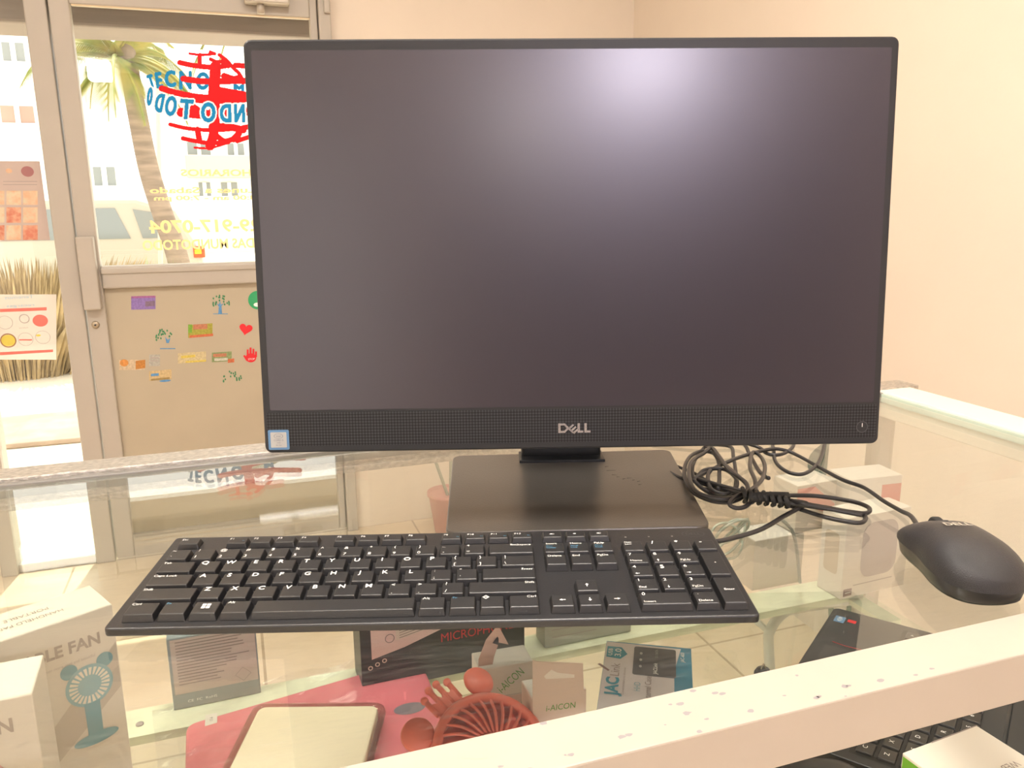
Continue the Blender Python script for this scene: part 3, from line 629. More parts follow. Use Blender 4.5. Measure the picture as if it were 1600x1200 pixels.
# stand base and neck
bc = [G(708, 712, .008), G(1046, 702, .008), G(1111, 822, .008), G(696, 833, .008)]
m = MB()
def round_poly(P, r, n=5):
    out = []
    for i, p in enumerate(P):
        a = (P[i-1]-p).normalized(); b = (P[(i+1) % len(P)]-p).normalized(); p0 = p+a*r; p1 = p+b*r
        for k in range(n+1): t_ = k/n; out.append((1-t_)**2*p0+2*t_*(1-t_)*p+t_*t_*p1)
    return out
rp = round_poly([Vector((p.x, p.y)) for p in bc], .012)
m.prism([tuple(p) for p in rp][::-1], .0012, .008, mat('stand_base', (.12, .11, .10), .30, metal=.4, bump=.08, bs=500, var=.15, vs=6), Matrix(), bev=.0012)
scr = mat('scuff_marks', (.012, .012, .014), .6)
for (x, y, l_, a_) in ((948, 729, 6, 0), (955, 735, 14, -.3), (960, 742, 8, -.5), (966, 745, 5, -.4), (975, 748, 6, .3), (983, 747, 7, -.3), (990, 750, 4, 0), (998, 752, 5, 0), (1000, 757, 5, -.1)):
    p = G(x, y, .0082); u = Vector((math.cos(a_), math.sin(a_), 0))*l_*.0004; n_ = Vector((-math.sin(a_), math.cos(a_), 0))*.0009
    m.poly([p-u-n_, p+u-n_*.3, p+u*.8+n_*.4, p-u*.7+n_], scr)
m.build('stand_base', pc, Matrix())
nb = G(877, 716, .008); NM = T((nb.x, nb.y, 0)) @ Rz(MA)
m = MB(); neck_m = mat('neck_plastic', (.012, .013, .016), .35)
m.box((0, .014, .07), (.088, .028, .124), neck_m, .003); m.box((0, -.012, .15), (.088, .05, .07), neck_m, .006); m.box((0, .002, .009), (.094, .034, .004), neck_m, .001); m.build('stand_neck', pc, NM)

# ================================================================== KEYBOARD
KX, KY, KA = .1109, .4900, -.3059
KW, KD = .443, .131
slope = math.atan2(.009, KD)
KM = T((KX, KY, .012)) @ Rz(KA) @ Rx(slope)     # local z=0 is the top face, y from the front edge
kb = thing('keyboard', 'full size black wired keyboard lying on the glass in front of the computer', 'keyboard', T((KX, KY, 0)) @ Rz(KA))
m = MB()
out = round_poly([Vector((-KW/2, 0)), Vector((KW/2, 0)), Vector((KW/2-.001, KD)), Vector((-KW/2+.001, KD))], .004)
m.prism([tuple(p) for p in out], -.0062, 0, black, Matrix(), bev=.0012)
m.prism([(-KW/2+.012, .006), (KW/2-.012, .006), (KW/2-.012, KD-.004), (-KW/2+.012, KD-.004)], -.0085, -.006, black, Matrix())
kcase = m.build('keyboard_case', kb, KM)
for sx in (-1, 1):
    m = MB(); m.box((sx*.17, KD-.02, -.0125), (.03, .01, .0115), black, .001); m.build('foot', kcase, KM)
for sx in (-1, 1):
    m = MB(); m.box((sx*.185, .012, -.0095), (.03, .008, .0022), mat('rubber_grey', (.15, .15, .15), .8), .0005); m.build('rubber_pad', kcase, KM)
U = .01905; X0 = -KW/2+.0085
KEYS = []
def row(y, items, x=0.0, d=.0175):
    for it in items:
        if isinstance(it, (int, float)): x += it; continue
        lab, u = it; KEYS.append((X0+(x+u/2)*U, y, u*U-.0018, d, lab)); x += u
yF, yN, yQ, yA, yZ, yB = .1155, .0915, .0725, .0535, .0345, .0155
row(yF, [('Esc', 1), 1, ('F1', 1), ('F2', 1), ('F3', 1), ('F4', 1), .5, ('F5', 1), ('F6', 1), ('F7', 1), ('F8', 1), .5, ('F9', 1), ('F10', 1), ('F11', 1), ('F12', 1)], d=.0125)
row(yN, [('~|`', 1), ('!|1', 1), ('@|2', 1), ('#|3', 1), ('$|4', 1), ('%|5', 1), ('^|6', 1), ('&|7', 1), ('*|8', 1), ('(|9', 1), (')|0', 1), ('_|-', 1), ('+|=', 1), ('>Backspace', 2)])
row(yQ, [('Tab', 1.5)]+[(c, 1) for c in 'QWERTYUIOP']+[('{|[', 1), ('}|]', 1), ('||\\', 1.5)])
row(yA, [('Caps Lock', 1.75)]+[(c, 1) for c in 'ASDFGHJKL']+[(':|;', 1), ('"|\'', 1), ('>Enter', 2.25)])
row(yZ, [('Shift', 2.25)]+[(c, 1) for c in 'ZXCVBNM']+[('<|,', 1), ('>|.', 1), ('?|/', 1), ('>Shift', 2.75)])
row(yB, [('Ctrl', 1.25), ('bFn', 1.1), ('win', 1.1), ('Alt', 1.1), ('', 5.95), ('Alt', 1.1), ('bFn', 1.1), ('menu', 1.05), ('>Ctrl', 1.25+.0)])
XN = (.2995-.0085)/U; XP = (.3615-.0085)/U
row(yF, [('vol-', 1), ('mute', 1), ('vol+', 1)], XN, d=.0125)
row(yN, [('nInsert|Print', 1), ('nHome|Scroll', 1), ('nPgUp|Pause', 1)], XN); row(yQ, [('Delete', 1), ('End', 1), ('PgDn', 1)], XN)
row(yZ, [('up', 1)], XN+1); row(yB, [('left', 1), ('down', 1), ('right', 1)], XN)
row(yN, [('Num Lock', 1), ('/', 1), ('*', 1), ('-', 1)], XP); row(yQ, [('7|Home', 1), ('8|^', 1), ('9|PgUp', 1)], XP)
row(yA, [('4|<', 1), ('5', 1), ('6|>', 1)], XP); row(yZ, [('1|End', 1), ('2|v', 1), ('3|PgDn', 1)], XP); row(yB, [('0|Insert', 2), ('.|Delete', 1)], XP)
KEYS.append((X0+(XP+3.5)*U, (yQ+yA)/2, U-.0018, .0365, 'c+')); KEYS.append((X0+(XP+3.5)*U, (yZ+yB)/2, U-.0018, .0365, 'cEnter'))
def arrow(mb, x, y, a, s, m_, M, stem=True):
    A = M @ T((x, y, .0003)) @ Rz(a)
    mb.poly([(s, 0, 0), (.1*s, .6*s, 0), (.1*s, -.6*s, 0)][::-1] if False else [(.1*s, -.6*s, 0), (s, 0, 0), (.1*s, .6*s, 0)], m_, A)
    if stem: mb.poly([(-s, -.16*s, 0), (.1*s, -.16*s, 0), (.1*s, .16*s, 0), (-s, .16*s, 0)], m_, A)
KH = .0056
for n_, (x, y, kw, kd, lab) in enumerate(KEYS):
    m = MB(); hh = KH-(.001 if kd < .013 else 0)
    m.box((0, 0, hh/2-.0002), (kw, kd, hh), keym, .0006, top=((kw-.0026)/kw, (kd-.0030)/kd), seg=2)
    TT = T((0, 0, hh-.0001)); tw = kw/2-.0026; th = kd/2-.0034
    s = .0030
    if lab.startswith('b'): m.text(lab[1:], (-tw, th), .0023, blueink, TT, align='l')
    elif lab == 'win':
        for sx in (-1, 1):
            for sy in (-1, 1): m.poly([(sx*.0016+a*.0013, .0012+sy*.0016+b*.0013, .0003) for a, b in ((-1, -1), (1, -1), (1, 1), (-1, 1))], whiteink, TT)
    elif lab == 'menu': m.ring((-tw+.002, th), .0016, .0025, whiteink, TT, 4, .0003); m.poly([(-tw+.001, th-.0002, .0003), (-tw+.003, th-.0002, .0003), (-tw+.003, th+.0002, .0003), (-tw+.001, th+.0002, .0003)], whiteink, TT)
    elif lab in ('up', 'down', 'left', 'right'): arrow(m, 0, 0, {'up': PI/2, 'down': -PI/2, 'left': PI, 'right': 0}[lab], .0022, whiteink, TT)
    elif lab in ('vol-', 'mute', 'vol+'):
        arrow(m, -.0005, 0, PI, .0017, whiteink, TT, False)
        m.poly([(-.001, -.0006, .0003), (.0003, -.0006, .0003), (.0003, .0006, .0003), (-.001, .0006, .0003)], whiteink, TT)
        if lab != 'mute': m.ring((.0006, 0), .0008, .0011, whiteink, TT, 12, .0003)
    elif lab.startswith('n'):
        a, b = lab[1:].split('|'); m.text(a, (-tw, th+.0005), .0025, whiteink, TT, align='l'); m.text(b, (-tw, th-.0035), .0018, blueink, TT, align='l'); m.text({'Print': 'Screen', 'Scroll': 'Lock', 'Pause': 'Break'}[b], (-tw, th-.0062), .0018, blueink, TT, align='l')
    elif lab.startswith('c'): m.text(lab[1:], (0, 0), .0024, whiteink, TT)
    elif lab == 'Num Lock': m.text('Num', (-tw, th+.0005), .0019, whiteink, TT, align='l'); m.text('Lock', (-tw, th-.0025), .0019, whiteink, TT, align='l')
    elif '|' in lab and lab not in ('>|.',) or lab == '>|.':
        a, b = ('|', '\\') if lab == '||\\' else lab.split('|')
        sm_ = len(b) > 1
        m.text(a, (-tw+.0012, th), .0036, whiteink, TT)
        if b in '^<>v' and x > .13: arrow(m, -tw+.002, -th+.001, {'^': PI/2, 'v': -PI/2, '<': PI, '>': 0}[b], .0017, whiteink, TT)
        elif sm_: m.text(b, (-tw, -th+.0010), .0025, whiteink, TT, align='l')
        else: m.text(b, (-tw+.0012, -th+.0010), .0036, whiteink, TT)
    elif lab.startswith('>'): m.text(lab[1:], (tw, th), .0027, whiteink, TT, align='r')
    elif lab.startswith('F') and len(lab) > 1:
        m.text(lab, (-tw, .0018), .0025, whiteink, TT, align='l')
        if lab in ('F1', 'F9', 'F10', 'F11', 'F12'): m.text('Fn', (tw, -.0015), .0014, blueink, TT, align='r')
    elif lab == 'Esc': m.text('Esc', (-tw, .0018), .0025, whiteink, TT, align='l')
    elif len(lab) > 1: m.text(lab, (-tw, th), .0027, whiteink, TT, align='l')
    elif lab: m.text(lab, (-tw+.0028, th-.0006), .0046, whiteink, TT, bold=.02, w=None)
    m.build('space_bar' if lab == '' else 'key', kb, KM @ T((x, y, 0)))
m = MB(); dx, dy = X0+(XP+3.35)*U, .1200
rg = mat('embossed_grey', (.07, .07, .075), .3)
m.ring((dx, dy), .0088, .0094, rg, None, 32, .0002, .55); m.text('DELL', (dx, dy), .0038, rg)
for i in range(3): m.disc((X0+(XP+.4+i)*U, .1165), .0009, .0007, mat('led_off', (.35, .33, .3), .4), None, 10, .0002); m.text('1A#'[i], (X0+(XP+.4+i)*U, .1192), .0018, rg)
m.build('brand_mark', kb, KM)
# keyboard cord with its tied bundle
cord = mat('cord_rubber', (.030, .029, .031), .38)
def path(L, z0=.003, dz=0): return [G(x, y, (q[0] if q else z0)) for (x, y, *q) in L]
CR = .0021
m = MB()
m.tube(path([(1118, 846, .012), (1140, 842, .008), (1187, 828), (1224, 807), (1250, 793, .006), (1261, 787, .010), (1240, 783, .012), (1224, 785, .012), (1190, 778, .012), (1130, 765, .010), (1085, 752, .010), (1060, 745, .008), (1030, 728)]), CR, cord, 8, sm=7)
m.tube(path([(1100, 764, .006), (1170, 772, .008), (1224, 774, .010), (1276, 775, .008), (1329, 783, .006), (1354, 791, .006), (1359, 798, .006), (1350, 802, .006), (1316, 798, .008), (1258, 790, .012), (1180, 777, .014), (1110, 758, .010)]), CR, cord, 8, sm=7)
m.tube(path([(1110, 770, .008), (1190, 777, .006), (1224, 787, .005), (1263, 800, .004), (1302, 811, .004), (1340, 817, .004), (1352, 812, .004), (1346, 804, .004), (1302, 795, .005), (1258, 787, .006), (1190, 772, .008), (1108, 762, .008)]), CR, cord, 8, sm=7)
m.tube(path([(1090, 748, .014), (1150, 765, .014), (1226, 780, .014), (1258, 788, .016), (1300, 796, .012), (1347, 805, .009)]), CR, cord, 8, sm=7)
m.build('cord', kb, Matrix(), label='black cord folded into long loops')
m = MB()
for i in range(7):
    t_ = i/6; m.tube(path([(1160+66*t_, 763+12*t_, .016), (1163+66*t_, 770+12*t_, .024), (1166+66*t_, 780+10*t_, .016), (1163+66*t_, 784+8*t_, .004)]), .0022, mat('velcro_tie', (.02, .02, .02), .8), 6, sm=4)
m.tube(path([(1170, 778, .02), (1200, 776, .022), (1229, 776, .018)]), .005, mat('velcro_tie', (0, 0, 0)), 6, sm=3)
m.build('cable_tie', kb, Matrix())

# ================================================================== MOUSE
MOM = T((.5165, .4430, 0)) @ Rz(math.radians(70)-PI/2) @ Matrix.Scale(1.05, 4)     # local +y = towards the cord
mo = thing('mouse', 'black wired computer mouse on the glass at the counter edge', 'mouse', MOM)
ms = mat('mouse_top_plastic', (.030, .030, .034), .36, bump=.35, bs=1500, coat=0); mside = mat('mouse_side', (.035, .033, .034), .28)
def TOPZ(y): return .038*(1-abs((y+.12)/1.1)**2.4)**.6 if abs((y+.12)/1.1) < 1 else 0
def mouse_shell(z0, z1, m_, inset, ycut=None):
    vs = []; fs = []; NU, NV = 28, 20
    def half(y):  # half width along the length, y in -1..1
        return .0308*(1-abs(y)**4.2)**.42*(1-.08*math.exp(-((y-.15)/.3)**2))
    def top(y): return TOPZ(y)
    for i in range(NU+1):
        y = -math.cos(PI*i/NU)
        for k in range(NV+1):
            a = PI*k/NV; c, s_ = math.cos(a), math.sin(a)
            hx = half(y)*inset; x = hx*math.copysign(abs(c)**.75, c)
            z = z0+(max(top(y), z0+.0012)-z0)*(s_**.72)
            vs.append((x, y*.0565*inset, min(z, 1)))
    for i in range(NU):
        for k in range(NV): a = i*(NV+1)+k; fs.append((a, a+1, a+NV+2, a+NV+1))
    mb = MB(); lip = [f for f in fs if min(vs[i][1] for i in f) > .0565*.86*inset]; rest = [f for f in fs if f not in lip]
    mb.add(vs, [f[::-1] for f in rest], m_, None, True); mb.add(vs, [f[::-1] for f in lip], mat('mouse_lip_reflection', (.16, .145, .12), .22), None, True)  # lip faces coloured lighter to paint in the wall's reflection
    return mb
def finish(mb):
    bmesh.ops.remove_doubles(mb.bm, verts=mb.bm.verts[:], dist=.00005); bmesh.ops.recalc_face_normals(mb.bm, faces=mb.bm.faces[:]); return mb
finish(mouse_shell(.0135, 0, ms, 1.0)).build('top_shell', mo)
m = MB(); n_ = 40
def outl(k, ins, z):
    P = []
    for i in range(n_):
        a = 2*PI*i/n_; y = math.sin(a); x = math.cos(a); hw = .0308*(1-min(1, abs(y))**4.2)**.42*(1-.08*math.exp(-((y-.15)/.3)**2)) if abs(y) < 1 else 0
        P.append(Vector((math.copysign(hw, x)*ins if abs(x) > 1e-6 else 0, y*.0565*ins, z)))
    return P
rings = [outl(0, .86, .0012), outl(0, .93, .004), outl(0, .955, .009), outl(0, .985, .0138)]
vs = [v for r_ in rings for v in r_]; fs = [tuple(range(n_))[::-1]]
for i in range(len(rings)-1):
    for k in range(n_): fs.append((i*n_+k, i*n_+(k+1) % n_, (i+1)*n_+(k+1) % n_, (i+1)*n_+k))
m.add(vs, fs, mside, None, True); m.build('side_skirt', mo)
m = MB(); m.lathe([(.0, -.0035), (.0100, -.0035), (.0118, -.002), (.0118, .002), (.0105, .0035), (0, .0035)], mat('wheel_rubber', (.02, .02, .02), .6), 28, T((0, .034, .0200)) @ Ry(PI/2)); m.build('scroll_wheel', mo)
m = MB(); m.tube([(0, y_*.0565, TOPZ(y_)+.0001) for y_ in (.35, .5, .65, .8, .92)], .0005, darkink, 6); m.build('button_seam', mo)
m = MB(); m.text('DELL', (0, 0), .0062, mat('logo_silver', (.62, .58, .5), .35, metal=.2), T((0, .006, TOPZ(.11)+.0006)) @ Rx(-.10), bold=.02); 
for v in m.bm.verts: pass
m.build('brand_mark', mo)
fr_ = MOM @ Vector((0, .0545, .008))
m = MB()
m.tube([fr_]+path([(1425, 808, .006), (1407, 798), (1381, 783), (1350, 762), (1315, 749), (1276, 728), (1245, 711), (1224, 703, .006), (1203, 702, .008), (1166, 711, .010), (1132, 724, .012), (1092, 744, .012), (1085, 752, .010), (1100, 735, .014), (1130, 733, .014), (1148, 745, .014), (1151, 760, .012), (1135, 772, .010), (1112, 765, .012), (1106, 745, .014), (1110, 735, .016)]), CR, cord, 8, sm=7)
def loop(L, z, r=CR): m.tube(path([p+((z+.003*math.sin(i),) if len(p) < 3 else ()) for i, p in enumerate(L)], z), r, cord, 8, closed=True, sm=7)
loop([(1095, 705), (1076, 716), (1069, 739), (1079, 765), (1106, 781), (1137, 785), (1161, 776), (1168, 760), (1150, 741), (1129, 723), (1116, 709)], .012)
loop([(1100, 708), (1080, 722), (1077, 745), (1088, 768), (1115, 778), (1140, 779), (1164, 770), (1166, 755), (1140, 735), (1125, 715), (1112, 700)], .018)
loop([(1098, 702), (1083, 725), (1084, 748), (1100, 765), (1125, 775), (1146, 768), (1150, 745), (1146, 715), (1141, 698), (1110, 695)], .008)
loop([(1176, 707), (1172, 730), (1180, 752), (1179, 775), (1167, 790), (1152, 794), (1140, 788), (1150, 776), (1172, 766), (1190, 750), (1195, 730), (1189, 714)], .016)
m.tube(path([(1095, 688, .01), (1120, 715, .012), (1124, 745, .012), (1122, 765, .012)]), CR, cord, 8, sm=7)
m.build('cord', mo, Matrix(), label='black cord gathered in a loose round coil')
# the power and network cords behind the screen
def cordthing(L, label, r=CR, z=.003, plug=False):
    m = MB(); m.tube(path(L, z), r, cord, 8, sm=8); m.build('power_cord', None, Matrix(), label=label, category='cord', group='black cords behind the computer')
cordthing([(1020, 690), (1090, 680, .01), (1155, 690, .006), (1172, 712, .006), (1185, 735, .008), (1196, 745, .010), (1201, 747, .012)], 'short black cord end coming down between the coils under the screen', .0022)
cordthing([(1100, 675, .02), (1180, 697, .006), (1197, 708, .004), (1212, 711, .004), (1228, 707, .004), (1240, 695, .004), (1230, 680)], 'black cord making a shallow bow just under the screen edge')
cordthing([(1150, 665), (1200, 685), (1208, 700), (1212, 722), (1232, 738), (1257, 740), (1278, 724), (1287, 700), (1285, 680), (1240, 670)], 'black cord hanging in a wide round loop right of the coils')
cordthing([(1038, 715), (1057, 728), (1090, 742, .004), (1130, 768, .004), (1170, 772, .004)], 'thin black cord coming from behind the stand into the bundle', .0017)

# ================================================================== GOODS IN THE CASE
tabink = mat('print_taupe', (.33, .27, .24), .6)
teal = mat('print_teal', (.04, .30, .40), .6); tealpale = mat('print_tealpale', (.22, .43, .50), .6)
palegreen = mat('print_green', (.20, .42, .10), .6)
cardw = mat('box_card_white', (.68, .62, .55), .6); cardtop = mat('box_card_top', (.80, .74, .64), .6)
def carton(name, label, cat, O, yaw, wd, dp, ht, mface=None, mtop=None, group=None, tilt=0):
    """box standing at O (front left bottom corner), x along the front, y to the back"""
    M = T(O) @ Rz(yaw) @ Rx(tilt)
    t = thing(name, label, cat, M, group)
    m = MB(); m.box((wd/2, dp/2, ht/2), (wd, dp, ht), mface or cardw, .0008)
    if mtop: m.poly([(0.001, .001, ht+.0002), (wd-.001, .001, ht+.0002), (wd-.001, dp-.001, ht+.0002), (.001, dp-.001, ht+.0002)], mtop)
    FR = frame((0, 0, 0), (1, 0, 0), (0, 0, 1)); return t, m, FR, M
# portable fan box
fa = G(175, 945, -.05); fb = G(0, 1004, -.05)
dirx = math.atan2(fa.y-fb.y, fa.x-fb.x); fd = .052; fw = .128
O = Vector((fa.x-fw*math.cos(dirx), fa.y-fw*math.sin(dirx), SH+.0005)); fh = -.05-SH
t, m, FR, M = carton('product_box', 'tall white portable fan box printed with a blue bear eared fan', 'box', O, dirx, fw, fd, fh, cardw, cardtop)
m.text('PORTABLE FAN', (fw/2+.004, fh-.026), .0100, tabink, FR, w=.094, bold=.03)
m.text('Make your summer more cool and beautiful', (fw*.62, fh-.040), .0028, greyink, FR, w=.06)
m.text('PORTABLE', (fw/2+.006, fd*.62), .0052, tabink, T((0, 0, fh+.0003)), rot=PI, w=.034); m.text('HANDHELD FAN', (fw/2+.006, fd*.38), .0052, tabink, T((0, 0, fh+.0003)), rot=PI, w=.05)
m.poly([(.045, .03, .0002), (.06, .03, .0002), (fw-.001, fh-.052, .0002), (fw-.001, fh-.095, .0002), (.075, .03, .0002)][:0] or [(.030, .066, .0002), (.030, .040, .0002), (fw-.001, fh-.078, .0002), (fw-.001, fh-.035, .0002)], mat('print_slanted_band', (.50, .44, .38), .6), FR)  # darker slanted band across the front face
def fan_print(m, cx, cy, s, ma, mb_):
    m.disc((cx, cy), .024*s, .024*s, ma, FR, 32, .0004); m.ring((cx, cy), .012*s, .0205*s, cardtop, FR, 32, .0006)
    for k in range(24):
        a = 2*PI*k/24; m.poly([(cx+r_*s*math.cos(a+d_), cy+r_*s*math.sin(a+d_), .0007) for r_, d_ in ((.0115, -.06), (.021, -.05), (.021, .05), (.0115, .06))], ma, FR)
    for sx in (-1, 1): m.disc((cx+sx*.018*s, cy+.023*s), .0085*s, .0085*s, mb_, FR, 20, .0003)
    m.poly([(cx-.008*s, cy-.02*s, .0005), (cx-.0075*s, cy-.062*s, .0005), (cx+.0075*s, cy-.062*s, .0005), (cx+.008*s, cy-.02*s, .0005)], mb_, FR)
    m.disc((cx, cy-.064*s), .023*s, .007*s, mb_, FR, 28, .0006)
fan_print(m, fw-.026, fh-.066, .80, tealpale, mat('print_tealdark', (.10, .30, .38), .6))
m.disc((fw-.075, fh-.085), .011, .02, palegreen, FR, 24, .0004); m.disc((fw-.072, fh-.058), .006, .006, palegreen, FR, 16, .0004); m.poly([(fw-.077, fh-.165, .0003), (fw-.060, fh-.165, .0003), (fw-.060, fh-.150, .0003), (fw-.077, fh-.150, .0003)], palegreen, FR)
m.text('F398', (fw-.026, fh-.157), .0055, tabink, FR)
for i, c_ in enumerate(((.30, .36, .12), (.55, .25, .25), (.18, .42, .42))): m.disc((fw-.034+i*.009, fh-.166), .003, .003, mat('dot%d' % i, c_, .6), FR, 14, .0004)
for i in range(3): m.poly([(fw-.052, fh-.176-i*.005, .0003), (fw-.008, fh-.176-i*.005, .0003), (fw-.008, fh-.175-i*.005, .0003), (fw-.052, fh-.175-i*.005, .0003)], greyink, FR)
m.build('carton', t)
# front white box
O2 = G(50, 1087, -.04)
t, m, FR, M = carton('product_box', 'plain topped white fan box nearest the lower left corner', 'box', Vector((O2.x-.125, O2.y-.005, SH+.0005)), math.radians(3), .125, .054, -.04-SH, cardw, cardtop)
m.text('PORTABLE FAN', (.064, .190), .0100, tabink, FR, w=.094, bold=.03); m.disc((.090, .150), .014, .016, mat('dot1', (0, 0, 0)), FR, 24, .0004); m.build('carton', t)
# grey box with text lines
pl = G(272, 1111, SH); pr = G(408, 1083, SH)
gfm = mat('box_slate', (.27, .31, .33), .5); wl = (pr-pl).length
t, m, FR, M = carton('product_box', 'thin slate box whose back carries fine text lines, left of the pink sleeve', 'box', Vector((pl.x, pl.y, SH+.0005)), math.atan2(pr.y-pl.y, pr.x-pl.x), wl, .018, .085, gfm, gfm)
m.poly([(.003, .018, .0003), (wl-.0015, .018, .0003), (wl-.0015, .083, .0003), (.003, .083, .0003)], mat('label_taupe', (.56, .47, .43), .6), FR)
random.seed(3)
for i in range(15):
    w__ = random.uniform(.055, .078) if i < 10 else random.uniform(.03, .05); y_ = .079-i*.0036
    m.poly([(.008, y_, .0005), (.008+w__, y_, .0005), (.008+w__, y_+.0012, .0005), (.008, y_+.0012, .0005)], mat('fine_print', (.28, .23, .22), .6), FR)
m.ring((.074, .028), .008, .0085, mat('fine_print', (0, 0, 0)), FR, 4, .0005); m.text('CE  FC  RoHS', (.030, .008), .003, whiteink, FR, w=.03); m.build('carton', t)
# microphone box
pl = G(567, 1085, SH); pr = G(820, 1031, SH); wl = (pr-pl).length
blk = mat('box_black', (.035, .042, .045), .4)
t, m, FR, M = carton('product_box', 'black microphone box with red lettering and a pale recycling label', 'box', Vector((pl.x, pl.y, SH+.0005)), math.atan2(pr.y-pl.y, pr.x-pl.x), wl, .05, .085, blk, blk)
m.text('MICROPHONE', (wl*.70, .050), .0105, mat('print_red', (.62, .06, .07), .6), FR, w=.088)
m.poly([(.012, .040, .0003), (.05, .048, .0003), (.108, .066, .0003), (.108, .083, .0003), (.012, .083, .0003)], mat('label_pinkish', (.72, .54, .50), .6), FR)
m.poly([(.04, .058, .0005), (.082, .066, .0005), (.088, .073, .0005), (.082, .079, .0005), (.04, .071, .0005)], mat('label_pale', (.66, .58, .50), .6), FR)
for i in range(4): m.poly([(.044, .060+i*.003, .0007), (.076, .066+i*.003, .0007), (.076, .067+i*.003, .0007), (.044, .061+i*.003, .0007)], mat('fine_print', (0, 0, 0)), FR)
m.ring((.033, .062), .0045, .0055, mat('fine_print', (0, 0, 0)), FR, 20, .0005); m.poly([(.083, .067, .0006), (.094, .069, .0006), (.093, .08, .0006), (.084, .079, .0006)], mat('fine_print', (0, 0, 0)), FR)
for i in range(3): m.ring((.010+i*.008, .030+i*.003), .0016, .0028, mat('label_pale', (0, 0, 0)), FR, 14, .0005)
m.build('carton', t)
# pale grey box behind it
pl = G(848, 1017, SH+.0); pr = G(1010, 984, SH)
t, m, FR, M = carton('product_box', 'pale grey box with thin lines standing right of the black microphone box', 'box', Vector((pl.x+.004, pl.y+.004, SH+.0005)), 0, .118, .03, .05, mat('box_palegrey', (.50, .50, .45), .5))
for i in range(3): m.poly([(.01, .012+i*.01, .0003), (.07, .012+i*.01, .0003), (.07, .013+i*.01, .0003), (.01, .013+i*.01, .0003)], greyink, FR)
m.build('carton', t)
# pink sleeve in a clear bag
plastic = glass('clear_bag', (.97, .97, .97), .12, 1.7)
pink = mat('pink_sleeve', (.80, .20, .24), .55, var=.12, vs=12)
P = [G(291, 1134, SH+.008), G(655, 1028, SH+.008), G(700, 1130, SH+.008), G(640, 1215, SH+.008), G(289, 1215, SH+.008)]
t = thing('laptop_sleeve', 'pink padded sleeve in a clear plastic bag lying on the glass shelf', 'sleeve', T((sum(p.x for p in P)/5, sum(p.y for p in P)/5, SH)))
rp = round_poly([Vector((p.x, p.y)) for p in P], .012)
m = MB(); m.prism([tuple(p) for p in rp][::-1], SH+.0008, SH+.010, pink, Matrix(), bev=.003)
m.disc((G(577, 1052, SH+.0102)[0], G(577, 1052, SH+.0102)[1]), .008, .005, mat('orange_dot', (.70, .30, .04), .5), Matrix(), 20, SH+.0103)
q = G(640, 1107, SH+.0102); m.disc((q.x, q.y), .017, .010, mat('grey_hole', (.22, .19, .22), .5), Matrix(), 24, SH+.0103)
q = G(330, 1124, SH+.0103); m.poly([(q.x-.006, q.y-.010, SH+.0103), (q.x+.006, q.y-.008, SH+.0103), (q.x+.006, q.y+.010, SH+.0103), (q.x-.006, q.y+.010, SH+.0103)], card); m.text('15.6', (0, 0), .003, darkink, T((q.x, q.y, SH+.0105)) @ Rz(PI/2))
m.build('sleeve', t, Matrix())
random.seed(5); vs = []; fs = []; n1, n2 = 26, 16
A, B, D_, E_ = G(240, 1130, SH), G(672, 1015, SH), G(250, 1230, SH), G(690, 1200, SH)
for i in range(n1+1):
    for j in range(n2+1):
        u, v_ = i/n1, j/n2; p = (A*(1-u)+B*u)*(1-v_)+(D_*(1-u)+E_*u)*v_
        vs.append((p.x, p.y, SH+.0145+.0035*math.sin(u*17+v_*5)*math.sin(v_*11+u*3)+random.uniform(-.0022, .0022)))
for i in range(n1):
    for j in range(n2): a_ = i*(n2+1)+j; fs.append((a_, a_+n2+1, a_+n2+2, a_+1))
m = MB(); m.add(vs, fs, plastic, None, True); m.build('plastic_bag', t, Matrix())
# cream tablet case with clear edge
P = [G(400, 1100, SH+.03), G(598, 1098, SH+.03)]
ax = (P[1]-P[0]); ax.z = 0; wl = ax.length; an = math.atan2(ax.y, ax.x)
M = T((P[0].x, P[0].y, SH+.016)) @ Rz(an)
t = thing('tablet_case', 'cream tablet case with clear bumper edge lying over the pink sleeve', 'case', M)
m = MB(); m.prism(rrect(wl-.008, .19, .008, 4, wl/2, -.097), .001, .0125, mat('cream_cover', (.78, .68, .50), .5), None, bev=.002); m.build('cover', t)
m = MB(); m.tube([Vector((x, y, .008)) for x, y in rrect(wl, .198, .010, 5, wl/2, -.097)], .0042, glass('clear_bumper', (.98, .93, .88), .05, 1.5), 10, closed=True); m.build('bumper', t)
# coral toy fan
coral = mat('coral_plastic', (.78, .17, .11), .45); coral2 = mat('coral_blade', (.85, .10, .06), .4)
fc = G(768, 1172, SH+.098)
cz = (CP-fc).normalized(); cz = (cz+Vector((-.05, .15, .35))).normalized(); xx = Vector((1, .1, 0)); FMx = frame(fc, xx, cz.cross(xx))
FM = FMx @ Rz(math.radians(25))          # +y = crown
t = thing('toy_fan', 'coral red crowned hand fan with round ears and slatted grille', 'fan', FM)
m = MB(); R0 = .045
m.tube([(R0*math.cos(a), R0*math.sin(a), 0) for a in [2*PI*k/40 for k in range(40)]], .0045, coral, 10, closed=True)
m.tube([(R0*1.02*math.cos(a), R0*1.02*math.sin(a), -.014) for a in [2*PI*k/40 for k in range(40)]], .0045, coral, 10, closed=True)
m.lathe([(R0+.002, -.016), (R0+.004, -.008), (R0+.002, .001), (R0-.001, .001), (R0, -.008), (R0-.001, -.016)], coral, 40); m.build('housing', t)
m = MB()
for k in range(28):
    a = 2*PI*k/28; m.tube([(.013*math.cos(a), .013*math.sin(a), .003), (.030*math.cos(a+.25), .030*math.sin(a+.25), .005), (R0*math.cos(a+.38), R0*math.sin(a+.38), .001)], .0014, coral, 6, sm=3)
